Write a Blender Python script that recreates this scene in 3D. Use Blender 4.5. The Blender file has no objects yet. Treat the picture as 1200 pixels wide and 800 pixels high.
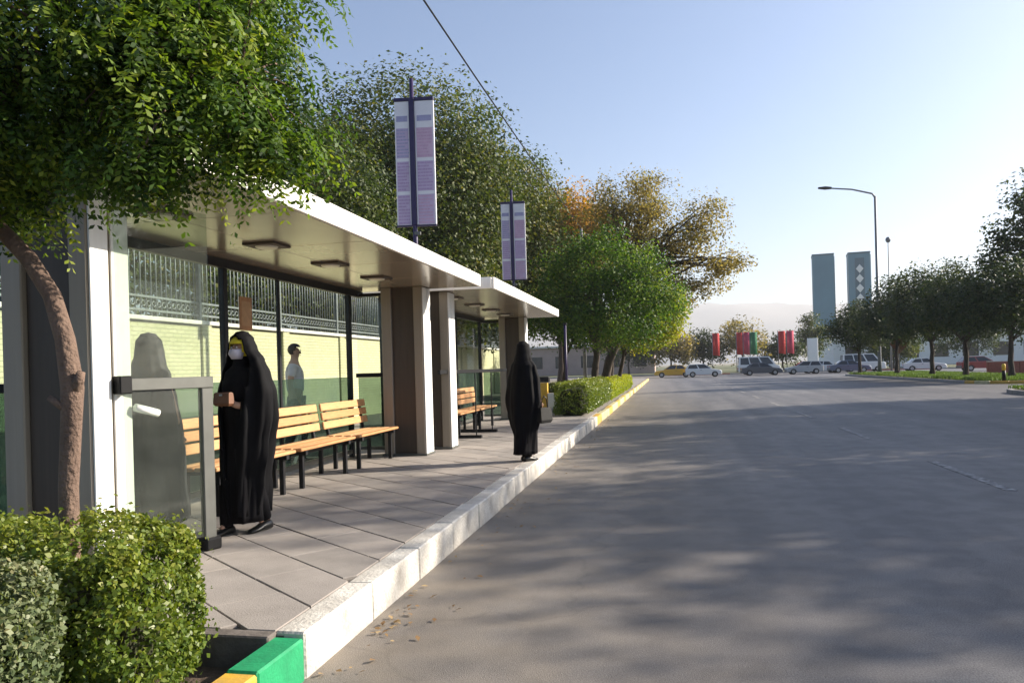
import bpy, bmesh, math, random
import numpy as np
from mathutils import Vector, Matrix
scene = bpy.context.scene
col = scene.collection
rad = math.radians

# ------------------------------------------------------------------ camera
YAW, ROLL = math.atan(0.2023), 0.028
F_ = Vector((-math.sin(YAW), math.cos(YAW), 0)); R0 = Vector((math.cos(YAW), math.sin(YAW), 0)); U0 = Vector((0, 0, 1))
Rr = R0 * math.cos(ROLL) - U0 * math.sin(ROLL); Ur = U0 * math.cos(ROLL) + R0 * math.sin(ROLL)
cd = bpy.data.cameras.new('camera'); cam = bpy.data.objects.new('camera', cd); col.objects.link(cam)
cd.sensor_width = 36; cd.lens = 27.0; cd.shift_y = 32 / 1200; cd.clip_start = 0.05; cd.clip_end = 20000
m3 = Matrix((Rr, Ur, -F_)).transposed()
cam.matrix_world = Matrix.Translation((0, 0, 1.5)) @ m3.to_4x4()
scene.camera = cam

# ------------------------------------------------------------------ light
SUN_EL, SUN_AZ = rad(26), math.atan2(0.44, 0.90)      # azimuth measured from +X towards +Y
sdir = Vector((math.cos(SUN_EL) * math.cos(SUN_AZ), math.cos(SUN_EL) * math.sin(SUN_AZ), math.sin(SUN_EL)))
w = bpy.data.worlds.new('World'); scene.world = w; w.use_nodes = True
nt = w.node_tree; bg = nt.nodes['Background']
sky = nt.nodes.new('ShaderNodeTexSky'); sky.sky_type = 'NISHITA'; sky.sun_disc = False
sky.sun_elevation = SUN_EL; sky.sun_rotation = math.pi / 2 - SUN_AZ
sky.altitude = 900; sky.air_density = 1.0; sky.dust_density = 4.5; sky.ozone_density = 3.6
nt.links.new(sky.outputs['Color'], bg.inputs['Color']); bg.inputs['Strength'].default_value = 0.086
ld = bpy.data.lights.new('sun', 'SUN'); ld.energy = 5.0; ld.angle = rad(0.55); ld.color = (1.0, 0.90, 0.76)
sun = bpy.data.objects.new('sun', ld); col.objects.link(sun)
sun.rotation_euler = (-sdir).to_track_quat('-Z', 'Y').to_euler()
vs = scene.view_settings; vs.view_transform = 'Standard'; vs.look = 'None'; vs.gamma = 1; vs.exposure = 1.22
vs.use_curve_mapping = False
try:
    scene.cycles.max_bounces = 8; scene.cycles.transparent_max_bounces = 24; scene.cycles.volume_bounces = 0
except Exception: pass

rng = random.Random(7)
NR = np.random.default_rng(11)
PZ = 0.23                                              # pavement level above the road

# ------------------------------------------------------------------ materials
MATS = {}
def mat(name, c, rough=0.6, metal=0.0, spec=0.4, var=0.12, scale=6.0, bump=0.0, bscale=60.0, c2=None, stretch=None, coat=0.0):
    if name in MATS: return MATS[name]
    m = bpy.data.materials.new(name); m.use_nodes = True; MATS[name] = m
    t = m.node_tree; b = t.nodes['Principled BSDF']; L = t.links.new
    tc = t.nodes.new('ShaderNodeTexCoord'); mp = t.nodes.new('ShaderNodeMapping'); L(tc.outputs['Object'], mp.inputs['Vector'])
    if stretch: mp.inputs['Scale'].default_value = stretch
    n = t.nodes.new('ShaderNodeTexNoise'); n.inputs['Scale'].default_value = scale; n.inputs['Detail'].default_value = 6
    n.inputs['Roughness'].default_value = 0.6; L(mp.outputs['Vector'], n.inputs['Vector'])
    r = t.nodes.new('ShaderNodeValToRGB'); r.color_ramp.elements[0].position = 0.32; r.color_ramp.elements[1].position = 0.68
    lo = [max(0, x * (1 - var)) for x in c] if c2 is None else c2
    hi = [min(1, x * (1 + var)) for x in c] if c2 is None else c
    r.color_ramp.elements[0].color = (*lo, 1); r.color_ramp.elements[1].color = (*hi, 1)
    L(n.outputs['Fac'], r.inputs['Fac']); L(r.outputs['Color'], b.inputs['Base Color'])
    b.inputs['Roughness'].default_value = rough; b.inputs['Metallic'].default_value = metal
    b.inputs['Specular IOR Level'].default_value = spec; b.inputs['Coat Weight'].default_value = coat
    if bump:
        n2 = t.nodes.new('ShaderNodeTexNoise'); n2.inputs['Scale'].default_value = bscale; n2.inputs['Detail'].default_value = 4
        L(tc.outputs['Object'], n2.inputs['Vector'])
        bp = t.nodes.new('ShaderNodeBump'); bp.inputs['Strength'].default_value = bump; bp.inputs['Distance'].default_value = 0.02
        L(n2.outputs['Fac'], bp.inputs['Height']); L(bp.outputs['Normal'], b.inputs['Normal'])
    return m

def leafmat(name, cols, trans=0.35, rough=0.58):
    m = bpy.data.materials.new(name); m.use_nodes = True; MATS[name] = m
    t = m.node_tree; b = t.nodes['Principled BSDF']; L = t.links.new
    a = t.nodes.new('ShaderNodeAttribute'); a.attribute_name = 'tint'
    r = t.nodes.new('ShaderNodeValToRGB')
    while len(r.color_ramp.elements) < len(cols): r.color_ramp.elements.new(0.5)
    for i, c in enumerate(cols):
        r.color_ramp.elements[i].position = i / (len(cols) - 1); r.color_ramp.elements[i].color = (*c, 1)
    L(a.outputs['Fac'], r.inputs['Fac']); L(r.outputs['Color'], b.inputs['Base Color'])
    b.inputs['Roughness'].default_value = rough; b.inputs['Specular IOR Level'].default_value = 0.35
    tr = t.nodes.new('ShaderNodeBsdfTranslucent')
    g = t.nodes.new('ShaderNodeMixRGB'); g.blend_type = 'MULTIPLY'; g.inputs['Fac'].default_value = 1; g.inputs['Color2'].default_value = (1.25, 1.25, 0.5, 1)
    L(r.outputs['Color'], g.inputs['Color1']); L(g.outputs['Color'], tr.inputs['Color'])
    mx = t.nodes.new('ShaderNodeMixShader'); mx.inputs['Fac'].default_value = trans
    L(b.outputs['BSDF'], mx.inputs[1]); L(tr.outputs['BSDF'], mx.inputs[2])
    L(mx.outputs['Shader'], t.nodes['Material Output'].inputs['Surface'])
    return m

def glassmat(name, tint, haze=0.0, hazecol=(.5, .55, .5), gloss=0.1):
    m = bpy.data.materials.new(name); m.use_nodes = True; MATS[name] = m
    t = m.node_tree; L = t.links.new; t.nodes.remove(t.nodes['Principled BSDF'])
    tp = t.nodes.new('ShaderNodeBsdfTransparent'); tp.inputs['Color'].default_value = (*tint, 1)
    gl = t.nodes.new('ShaderNodeBsdfGlossy'); gl.inputs['Roughness'].default_value = 0.03
    lw = t.nodes.new('ShaderNodeLayerWeight'); lw.inputs['Blend'].default_value = .5; pw = t.nodes.new('ShaderNodeMath'); pw.operation = 'POWER'; pw.inputs[1].default_value = 4.5; L(lw.outputs['Facing'], pw.inputs[0]); fr = t.nodes.new('ShaderNodeMath'); fr.operation = 'MULTIPLY_ADD'; fr.inputs[1].default_value = .45; fr.inputs[2].default_value = .025; L(pw.outputs[0], fr.inputs[0])
    df = t.nodes.new('ShaderNodeBsdfDiffuse'); df.inputs['Color'].default_value = (*hazecol, 1)
    tc = t.nodes.new('ShaderNodeTexCoord'); n = t.nodes.new('ShaderNodeTexNoise'); n.inputs['Scale'].default_value = 3; n.inputs['Detail'].default_value = 5
    L(tc.outputs['Object'], n.inputs['Vector'])
    mu = t.nodes.new('ShaderNodeMath'); mu.operation = 'MULTIPLY'; mu.inputs[1].default_value = haze * 2; L(n.outputs['Fac'], mu.inputs[0])
    m1 = t.nodes.new('ShaderNodeMixShader'); L(mu.outputs[0], m1.inputs['Fac']); L(tp.outputs[0], m1.inputs[1]); L(df.outputs[0], m1.inputs[2])
    m2 = t.nodes.new('ShaderNodeMixShader'); L(fr.outputs[0], m2.inputs['Fac']); L(m1.outputs[0], m2.inputs[1]); L(gl.outputs[0], m2.inputs[2])
    L(m2.outputs[0], t.nodes['Material Output'].inputs['Surface'])
    return m

mat('asphalt', (.105, .10, .098), .82, var=.1)
# asphalt: patches, grit and a dusty kerb strip, its colour warmed and brightened as if sunlit
def asphalt():
    m = MATS['asphalt']; t = m.node_tree; L = t.links.new; t.nodes.clear()
    out = t.nodes.new('ShaderNodeOutputMaterial'); b = t.nodes.new('ShaderNodeBsdfPrincipled'); L(b.outputs[0], out.inputs['Surface'])
    tc = t.nodes.new('ShaderNodeTexCoord')
    def noise(s, d=5, sc=None):
        n = t.nodes.new('ShaderNodeTexNoise'); n.inputs['Scale'].default_value = s; n.inputs['Detail'].default_value = d
        if sc:
            mp = t.nodes.new('ShaderNodeMapping'); mp.inputs['Scale'].default_value = sc; L(tc.outputs['Object'], mp.inputs['Vector']); L(mp.outputs[0], n.inputs['Vector'])
        else: L(tc.outputs['Object'], n.inputs['Vector'])
        return n.outputs['Fac']
    def ramp(f, p0, c0, p1, c1):
        r = t.nodes.new('ShaderNodeValToRGB'); e = r.color_ramp.elements
        e[0].position, e[1].position = p0, p1; e[0].color = (*c0, 1); e[1].color = (*c1, 1); L(f, r.inputs['Fac']); return r.outputs['Color']
    def mul(a, c, f=1.0, mode='MULTIPLY'):
        x = t.nodes.new('ShaderNodeMixRGB'); x.blend_type = mode; x.inputs['Fac'].default_value = f; L(a, x.inputs['Color1']); L(c, x.inputs['Color2']); return x.outputs['Color']
    base = ramp(noise(.55, 6), .35, (.112, .110, .116), .65, (.148, .143, .145))  # base tinted slightly blue to stand in for cool shadow tone
    streak = ramp(noise(1.0, 6, (1.1, .06, 1)), .38, (.66, .66, .69), .66, (1.22, 1.2, 1.16))
    grit = ramp(noise(110, 3), .34, (.45, .45, .46), .68, (1.5, 1.48, 1.45))
    blot = ramp(noise(3.2, 7), .40, (.72, .72, .73), .58, (1.08, 1.08, 1.07))
    c = mul(mul(mul(base, streak, .85), grit, .85), blot, .7)
    sx = t.nodes.new('ShaderNodeSeparateXYZ'); L(tc.outputs['Object'], sx.inputs[0])
    mr = t.nodes.new('ShaderNodeMapRange'); mr.inputs['From Min'].default_value = -1.8; mr.inputs['From Max'].default_value = 1.6; mr.inputs['To Min'].default_value = .9; mr.inputs['To Max'].default_value = 0
    L(sx.outputs['X'], mr.inputs['Value'])
    mm = t.nodes.new('ShaderNodeMath'); mm.operation = 'MULTIPLY'; L(mr.outputs[0], mm.inputs[0]); L(noise(2.2, 5), mm.inputs[1])
    dm = t.nodes.new('ShaderNodeMixRGB'); L(mm.outputs[0], dm.inputs['Fac']); L(c, dm.inputs['Color1']); dm.inputs['Color2'].default_value = (.30, .25, .185, 1)
    # crack seams
    vo = t.nodes.new('ShaderNodeTexVoronoi'); vo.feature = 'DISTANCE_TO_EDGE'; vo.inputs['Scale'].default_value = .33
    nv = t.nodes.new('ShaderNodeTexNoise'); nv.inputs['Scale'].default_value = 1.6; L(tc.outputs['Object'], nv.inputs['Vector'])
    va = t.nodes.new('ShaderNodeVectorMath'); va.operation = 'MULTIPLY_ADD'; va.inputs[1].default_value = (.9, .9, 0); L(nv.outputs['Color'], va.inputs[0]); L(tc.outputs['Object'], va.inputs[2]); L(va.outputs[0], vo.inputs['Vector'])
    cr = ramp(vo.outputs['Distance'], .0, (.62, .62, .62), .008, (1, 1, 1))
    L(mul(dm.outputs[0], cr, .34), b.inputs['Base Color'])
    b.inputs['Roughness'].default_value = .56; b.inputs['Specular IOR Level'].default_value = .32
    bp = t.nodes.new('ShaderNodeBump'); bp.inputs['Strength'].default_value = .55; bp.inputs['Distance'].default_value = .008
    L(noise(160, 3), bp.inputs['Height']); L(bp.outputs[0], b.inputs['Normal'])
asphalt()
mat('ground', (.16, .14, .09), .95, var=.3, scale=.3, bump=.3, bscale=8)
mat('soil', (.085, .06, .042), .95, var=.3, scale=8, bump=.8, bscale=40)
mat('slab', (.285, .255, .23), .8, var=.13, scale=3, bump=.25, bscale=120)
mat('slab2', (.255, .23, .208), .8, var=.14, scale=4, bump=.25, bscale=120)
mat('slab3', (.31, .275, .245), .8, var=.12, scale=3, bump=.25, bscale=120)
mat('edging', (.15, .13, .115), .9, scale=7, c2=(.09, .075, .065), bump=.3, bscale=40)  # concrete stones painted dark brown to stand in for shade over the bed
mat('joint', (.12, .105, .09), .95, var=.2, scale=20)
mat('kerbwhite', (.66, .63, .57), .75, scale=3.5, bump=.45, bscale=40, c2=(.34, .31, .27))
mat('kerbgreen', (.015, .30, .12), .55, scale=9, bump=.2, bscale=50, c2=(.01, .21, .085))
mat('kerbyellow', (.62, .36, .04), .6, scale=9, bump=.2, bscale=50, c2=(.42, .27, .08))
mat('kerbcream', (.58, .52, .30), .75, scale=5, bump=.3, bscale=50, c2=(.40, .36, .2))
mat('kerbgrey', (.26, .25, .24), .8, scale=5, bump=.3, bscale=50)
mat('steel', (.31, .27, .22), .55, metal=.2, var=.06, scale=3, stretch=(8, 8, .4))  # pilaster steel, darkened to the tone of its shaded end faces
mat('steelsunlit', (.80, .80, .78), .45, metal=.0, var=.05, scale=3, stretch=(8, 8, .5))  # same steel painted white as the sunlit side facing the road
mat('bronze', (.070, .054, .043), .55, metal=.1, var=.12, scale=3, stretch=(8, 8, .4))
mat('fascia', (.80, .77, .72), .5, var=.05, scale=4)
mat('ceiling', (.44, .39, .31), .22, metal=.4, var=.05, scale=2)
mat('roofgrey', (.35, .35, .35), .7, var=.1)
mat('black', (.008, .008, .009), .55, spec=.2, var=.2)
mat('blacksteel', (.012, .012, .014), .5, spec=.3, var=.2)
mat('greysteel', (.125, .128, .118), .45, metal=.3, var=.1)
mat('lightlens', (.75, .72, .62), .3, var=.03)
mat('wood', (.56, .31, .14), .5, var=.2, scale=5, stretch=(14, 1.2, 14), bump=.1, bscale=60)
mat('wood2', (.49, .25, .105), .5, var=.22, scale=5, stretch=(14, 1.2, 14), bump=.1, bscale=60)
mat('wood3', (.60, .36, .18), .5, var=.18, scale=5, stretch=(14, 1.2, 14), bump=.1, bscale=60)
mat('fencemetal', (.17, .19, .19), .5, metal=.2, var=.12)
mat('coping', (.62, .60, .55), .7, scale=4, bump=.2)
mat('bark', (.20, .135, .10), .9, scale=14, stretch=(1, 1, .25), c2=(.10, .065, .05), bump=.9, bscale=45)
mat('barkdark', (.085, .065, .05), .95, scale=8, stretch=(1, 1, .3), c2=(.045, .035, .028), bump=.8, bscale=30)
mat('stem', (.028, .03, .013), .95, var=.4, scale=30)
mat('chador', (.0038, .0038, .005), .75, var=.2, spec=.12, scale=10, bump=.15, bscale=200)
mat('chadorgrey', (.030, .031, .034), .7, var=.15, spec=.3, scale=10)
mat('skin', (.50, .29, .20), .5, var=.06, scale=12)
mat('hair', (.012, .010, .009), .5, var=.3, scale=40)
mat('shirt', (.62, .63, .70), .8, var=.08, scale=10)
mat('trouser', (.05, .055, .075), .8, var=.15, scale=10)
mat('dress', (.006, .0055, .007), .8, spec=.12, var=.2, scale=20)
mat('scarf', (.70, .58, .03), .7, var=.15, scale=20)
mat('mask', (.62, .58, .68), .8, var=.05, scale=20)
mat('brownleather', (.16, .07, .035), .5, var=.2, scale=15)
mat('shoe', (.012, .012, .012), .35, var=.2)
mat('eyewhite', (.75, .73, .70), .3, var=.02)
mat('lips', (.36, .13, .11), .5, var=.05)
mat('signwhite', (.74, .72, .76), .5, var=.04)
mat('printpurple', (.40, .28, .46), .6, var=.1, scale=8)
mat('printblue', (.34, .33, .50), .6, var=.1, scale=8)
mat('printpink', (.52, .33, .47), .6, var=.1, scale=8)
mat('printlight', (.50, .40, .56), .6, var=.08, scale=6)
mat('printrose', (.56, .40, .52), .6, var=.08, scale=6)
mat('navypole', (.030, .020, .075), .45, var=.1)
mat('notice', (.40, .21, .10), .7, var=.15, scale=12)
mat('paper', (.70, .66, .55), .8, var=.06)
lp_ = mat('lanepaint', (.36, .355, .35), .75, scale=11, c2=(.118, .115, .118))
lp_.node_tree.nodes['Color Ramp'].color_ramp.elements[0].position = .46; lp_.node_tree.nodes['Color Ramp'].color_ramp.elements[1].position = .60
mat('tower', (.10, .22, .29), .5, var=.08, scale=.15)
mat('towerdark', (.055, .12, .16), .5, var=.08)
mat('white', (.78, .78, .76), .6, var=.04)
mat('lamppole', (.17, .18, .19), .5, metal=.3, var=.1)
mat('redflag', (.50, .03, .03), .8, var=.15)
mat('pinkflag', (.50, .06, .11), .8, var=.15)
mat('greenflag', (.02, .17, .07), .8, var=.15)
mat('hill', (.30, .27, .24), .95, scale=.004, c2=(.24, .22, .20), bump=.5, bscale=.02)
mat('redbrick', (.30, .10, .07), .9, var=.15)
mat('bollardyellow', (.65, .42, .03), .5, var=.1)
mat('orange', (.60, .36, .05), .6, var=.15, scale=10)
mat('tyre', (.018, .018, .018), .85, var=.2)
mat('rim', (.45, .45, .46), .35, metal=.8, var=.05)
mat('carglass', (.02, .024, .028), .06, spec=.7, var=.1)
mat('headlamp', (.72, .74, .75), .15, var=.03)
mat('taillamp', (.40, .015, .012), .3, var=.05)
for nme, c in dict(carwhite=(.72, .72, .70), caryellow=(.75, .40, .02), cargrey=(.09, .095, .11), carsilver=(.42, .43, .44), carblue=(.10, .13, .2), carred=(.32, .03, .025)).items():
    mat(nme, c, .32, var=.03, spec=.5, coat=.6)
leafmat('leaf_near', [(.020, .044, .010), (.055, .115, .016), (.135, .215, .026), (.28, .33, .05)], .42)
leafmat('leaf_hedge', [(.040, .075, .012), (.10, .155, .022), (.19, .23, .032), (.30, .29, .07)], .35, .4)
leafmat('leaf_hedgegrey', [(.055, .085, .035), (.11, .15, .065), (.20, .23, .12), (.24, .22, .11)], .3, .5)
leafmat('leaf_dark', [(.022, .042, .012), (.055, .085, .020), (.105, .130, .026), (.19, .165, .035)], .33)
leafmat('leaf_orange', [(.15, .11, .025), (.33, .18, .03), (.46, .23, .04), (.24, .22, .045)], .45)
leafmat('leaf_olive', [(.09, .088, .03), (.22, .18, .062), (.36, .27, .115), (.26, .25, .07)], .45)
leafmat('leaf_green', [(.028, .068, .012), (.062, .14, .018), (.12, .21, .026), (.21, .27, .035)], .42)
leafmat('leaf_yellow', [(.08, .15, .014), (.20, .26, .02), (.34, .37, .03), (.38, .33, .04)], .45)
leafmat('leaf_median', [(.020, .036, .014), (.040, .062, .022), (.07, .095, .03), (.11, .115, .04)], .28)
leafmat('grassblade', [(.04, .08, .015), (.09, .16, .03), (.16, .24, .05)], .3)
leafmat('dryleaf', [(.16, .09, .04), (.30, .19, .09), (.42, .31, .17)], .2)
glassmat('glass', (.93, .96, .94), .012, (.6, .62, .58))
glassmat('glasstint', (.50, .60, .55), .15, (.13, .19, .17))
glassmat('glasshaze', (.86, .90, .86), .045, (.4, .42, .38))

def brickwall():
    m = bpy.data.materials.new('wallbrick'); m.use_nodes = True; MATS['wallbrick'] = m
    t = m.node_tree; b = t.nodes['Principled BSDF']; L = t.links.new
    tc = t.nodes.new('ShaderNodeTexCoord'); sp = t.nodes.new('ShaderNodeSeparateXYZ'); cb = t.nodes.new('ShaderNodeCombineXYZ')
    L(tc.outputs['Object'], sp.inputs[0]); L(sp.outputs['Y'], cb.inputs['X']); L(sp.outputs['Z'], cb.inputs['Y'])
    br = t.nodes.new('ShaderNodeTexBrick'); L(cb.outputs[0], br.inputs['Vector']); br.inputs['Scale'].default_value = 1
    br.inputs['Brick Width'].default_value = .24; br.inputs['Row Height'].default_value = .075; br.inputs['Mortar Size'].default_value = .008
    br.inputs['Color1'].default_value = (.52, .505, .335, 1); br.inputs['Color2'].default_value = (.46, .46, .29, 1); br.inputs['Mortar'].default_value = (.34, .33, .22, 1)
    n = t.nodes.new('ShaderNodeTexNoise'); n.inputs['Scale'].default_value = 1.2; n.inputs['Detail'].default_value = 6; L(tc.outputs['Object'], n.inputs['Vector'])
    r = t.nodes.new('ShaderNodeValToRGB'); r.color_ramp.elements[0].color = (.82, .84, .8, 1); r.color_ramp.elements[1].color = (1.1, 1.08, 1.0, 1); L(n.outputs['Fac'], r.inputs['Fac'])
    mx = t.nodes.new('ShaderNodeMixRGB'); mx.blend_type = 'MULTIPLY'; mx.inputs['Fac'].default_value = 1; L(br.outputs['Color'], mx.inputs['Color1']); L(r.outputs['Color'], mx.inputs['Color2'])
    L(mx.outputs[0], b.inputs['Base Color']); b.inputs['Roughness'].default_value = .85
    bp = t.nodes.new('ShaderNodeBump'); bp.inputs['Strength'].default_value = .4; bp.inputs['Distance'].default_value = .01; bp.invert = True
    L(br.outputs['Fac'], bp.inputs['Height']); L(bp.outputs[0], b.inputs['Normal'])
brickwall()

# ------------------------------------------------------------------ helpers
OFF = {}
def tag(o, label=None, cat=None, group=None, kind=None):
    if label: o['label'] = label
    if cat: o['category'] = cat
    if group: o['group'] = group
    if kind: o['kind'] = kind
    return o
def thing(name, label, cat, loc, rotz=0, group=None):
    o = bpy.data.objects.new(name, None); o.empty_display_size = .2; col.objects.link(o)
    o.location = loc; o.rotation_euler = (0, 0, rotz); OFF[o.name] = Vector((0, 0, 0))
    return tag(o, label, cat, group)
def link(name, me, m, parent=None, loc=(0, 0, 0), rot=None):
    """loc is given in the space of the thing's root"""
    o = bpy.data.objects.new(name, me); col.objects.link(o)
    if m and not me.materials: me.materials.append(MATS[m])
    loc = Vector(loc); OFF[o.name] = loc
    if parent is not None:
        o.parent = parent; o.location = loc - OFF.get(parent.name, Vector((0, 0, 0)))
    else: o.location = loc
    if rot: o.rotation_euler = rot
    return o
_bc = {}
def boxmesh(size, m, bevel):
    k = (tuple(round(s, 4) for s in size), m, bevel)
    if k in _bc: return _bc[k]
    bm = bmesh.new(); bmesh.ops.create_cube(bm, size=1); bmesh.ops.scale(bm, vec=size, verts=bm.verts)
    if bevel: bmesh.ops.bevel(bm, geom=bm.edges[:], offset=min(bevel, min(size) * .3), segments=1, affect='EDGES')
    me = bpy.data.meshes.new('box'); bm.to_mesh(me); bm.free(); _bc[k] = me
    return me
def box(name, m, parent, lo, hi, bevel=.004, rot=None):
    c = [(a + b) / 2 for a, b in zip(lo, hi)]; s = [abs(b - a) for a, b in zip(lo, hi)]
    return link(name, boxmesh(s, m, bevel), m, parent, c, rot)
class MB:
    def __init__(s): s.v = []; s.f = []
    def box(s, lo, hi):
        i = len(s.v); x0, y0, z0 = lo; x1, y1, z1 = hi
        s.v += [(x0, y0, z0), (x1, y0, z0), (x1, y1, z0), (x0, y1, z0), (x0, y0, z1), (x1, y0, z1), (x1, y1, z1), (x0, y1, z1)]
        s.f += [tuple(i + k for k in q) for q in ((3, 2, 1, 0), (4, 5, 6, 7), (0, 1, 5, 4), (1, 2, 6, 5), (2, 3, 7, 6), (3, 0, 4, 7))]
        return s
    def tube(s, pts, rs, n=8, cap=True):
        pts = [Vector(p) for p in pts]
        if not hasattr(rs, '__len__'): rs = [rs] * len(pts)
        base = len(s.v); ref = Vector((0.31, 0.17, 0.93))
        for k, p in enumerate(pts):
            d = (pts[min(k + 1, len(pts) - 1)] - pts[max(k - 1, 0)]).normalized()
            a = d.cross(ref)
            if a.length < 1e-3: a = d.cross(Vector((1, 0, 0)))
            a.normalize(); b = d.cross(a)
            for j in range(n):
                t = 2 * math.pi * j / n; q = p + (a * math.cos(t) + b * math.sin(t)) * rs[k]; s.v.append(tuple(q))
        for k in range(len(pts) - 1):
            for j in range(n):
                j2 = (j + 1) % n; s.f.append((base + k * n + j, base + k * n + j2, base + (k + 1) * n + j2, base + (k + 1) * n + j))
        if cap:
            s.f.append(tuple(base + j for j in reversed(range(n)))); e = base + (len(pts) - 1) * n; s.f.append(tuple(e + j for j in range(n)))
        return s
    def loft(s, rings, cap0=True, cap1=True):
        base = len(s.v); n = len(rings[0])
        for r in rings: s.v += [tuple(p) for p in r]
        for k in range(len(rings) - 1):
            for j in range(n):
                j2 = (j + 1) % n; s.f.append((base + k * n + j, base + k * n + j2, base + (k + 1) * n + j2, base + (k + 1) * n + j))
        if cap0: s.f.append(tuple(base + j for j in reversed(range(n))))
        if cap1: e = base + (len(rings) - 1) * n; s.f.append(tuple(e + j for j in range(n)))
        return s
    def prism(s, poly, z0, z1):
        return s.loft([[(x, y, z0) for x, y in poly], [(x, y, z1) for x, y in poly]])
    def ball(s, c, r, n=10, m_=8):
        rings = []
        for k in range(1, m_):
            t = math.pi * k / m_; rings.append([(c[0] + r[0] * math.sin(t) * math.cos(a), c[1] + r[1] * math.sin(t) * math.sin(a), c[2] - r[2] * math.cos(t)) for a in [2 * math.pi * j / n for j in range(n)]])
        return s.loft(rings)
    def quad(s, *p):
        i = len(s.v); s.v += [tuple(q) for q in p]; s.f.append(tuple(range(i, i + len(p)))); return s
    def mesh(s, smooth=False):
        me = bpy.data.meshes.new('m'); me.from_pydata(s.v, [], s.f); me.update()
        if smooth: me.polygons.foreach_set('use_smooth', [True] * len(me.polygons))
        return me
    def build(s, name, m, parent=None, smooth=False, loc=(0, 0, 0), rot=None):
        return link(name, s.mesh(smooth), m, parent, loc, rot)

def leafmesh(C, N, T, size, aspect, tint, fold=.25):
    """one bent rhombus for each leaf: centres C, normals N, long axes T"""
    n = len(C); T = T - (T * N).sum(1, keepdims=True) * N; T /= np.linalg.norm(T, axis=1, keepdims=True) + 1e-9
    B = np.cross(N, T); size = np.asarray(size).reshape(-1, 1) * np.ones((n, 1))
    V = np.empty((n, 4, 3)); V[:, 0] = C - T * size * .5; V[:, 2] = C + T * size * .5
    V[:, 1] = C + B * size * aspect * .5 + N * size * fold * .3; V[:, 3] = C - B * size * aspect * .5 + N * size * fold * .3
    me = bpy.data.meshes.new('leaves'); me.vertices.add(n * 4); me.vertices.foreach_set('co', V.reshape(-1))
    me.loops.add(n * 4); me.loops.foreach_set('vertex_index', np.arange(n * 4, dtype=np.int32))
    me.polygons.add(n); me.polygons.foreach_set('loop_start', np.arange(0, n * 4, 4, dtype=np.int32))
    try: me.polygons.foreach_set('loop_total', np.full(n, 4, dtype=np.int32))
    except Exception: pass
    a = me.attributes.new('tint', 'FLOAT', 'FACE'); a.data.foreach_set('value', np.clip(tint, 0, 1).astype(np.float32))
    me.update(calc_edges=True); return me
def unit(n):
    v = NR.normal(size=(n, 3)); return v / np.linalg.norm(v, axis=1, keepdims=True)

def clumps(lobes, ncl, shell=.55):
    vol = np.array([l[1][0] * l[1][1] * l[1][2] for l in lobes]); pr = vol ** .8 / (vol ** .8).sum()
    idx = NR.choice(len(lobes), ncl, p=pr); u = unit(ncl); rr = shell + (1 - shell) * NR.random(ncl) ** .7
    inner = NR.random(ncl) < .22; rr[inner] = NR.random(inner.sum()) * shell
    c = np.array([lobes[i][0] for i in idx]) + u * rr[:, None] * np.array([lobes[i][1] for i in idx])
    return c, u
def crownmesh(lobes, ncl, per, cr, ls, shell=.55, aspect=.6, droop=0.0, tbase=.45, tvar=.22):
    c, u = clumps(lobes, ncl, shell); n = ncl * per
    k = np.repeat(np.arange(ncl), per); sc = (0.6 + .8 * NR.random(ncl))[k][:, None]
    off = NR.normal(size=(n, 3)); off *= np.minimum(1, 1.75 / (np.linalg.norm(off, axis=1, keepdims=True) + 1e-9)) ** .8; off = off * cr * sc * .5; off[:, 2] *= .75
    C = c[k] + off
    N = unit(n) * .8 + np.array([.1, 0, .55]) + u[k] * .5; N /= np.linalg.norm(N, axis=1, keepdims=True)
    T = unit(n) + np.array([0, 0, -droop])
    tint = tbase + tvar * NR.normal(size=ncl)[k] + .13 * NR.normal(size=n)
    return leafmesh(C, N, T, ls * (.6 + .8 * NR.random(n)), aspect, tint), c
def limbs(mb, base, top, targets, r0, r1, seed, n=7, lean=None):
    rg = random.Random(seed); base = Vector(base); top = Vector(top); pts = []; rs = []
    for i in range(9):
        t = i / 8; p = base.lerp(top, t)
        if lean: p += Vector(lean) * math.sin(math.pi * t)
        p += Vector((rg.uniform(-1, 1), rg.uniform(-1, 1), 0)) * r0 * .35 * (t > 0)
        pts.append(p); rs.append((r0 * (1 - t) + r1 * t) * (1.5 - .5 * min(1, t * 9)))
    mb.tube(pts, rs, n)
    L = (top - base).length
    for tg in targets:
        tg = Vector(tg); s = pts[rg.randint(4, 8)]; d = tg - s; q = []; q_r = []
        for i in range(6):
            t = i / 5; p = s + d * t + Vector((0, 0, d.length * .13 * math.sin(math.pi * t))) + Vector((rg.uniform(-1, 1), rg.uniform(-1, 1), rg.uniform(-1, 1))) * d.length * .035 * (0 < i)
            q.append(p); q_r.append(r1 * .75 * (1 - t) + r1 * .10)
        mb.tube(q, q_r, 5)
    return mb
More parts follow.
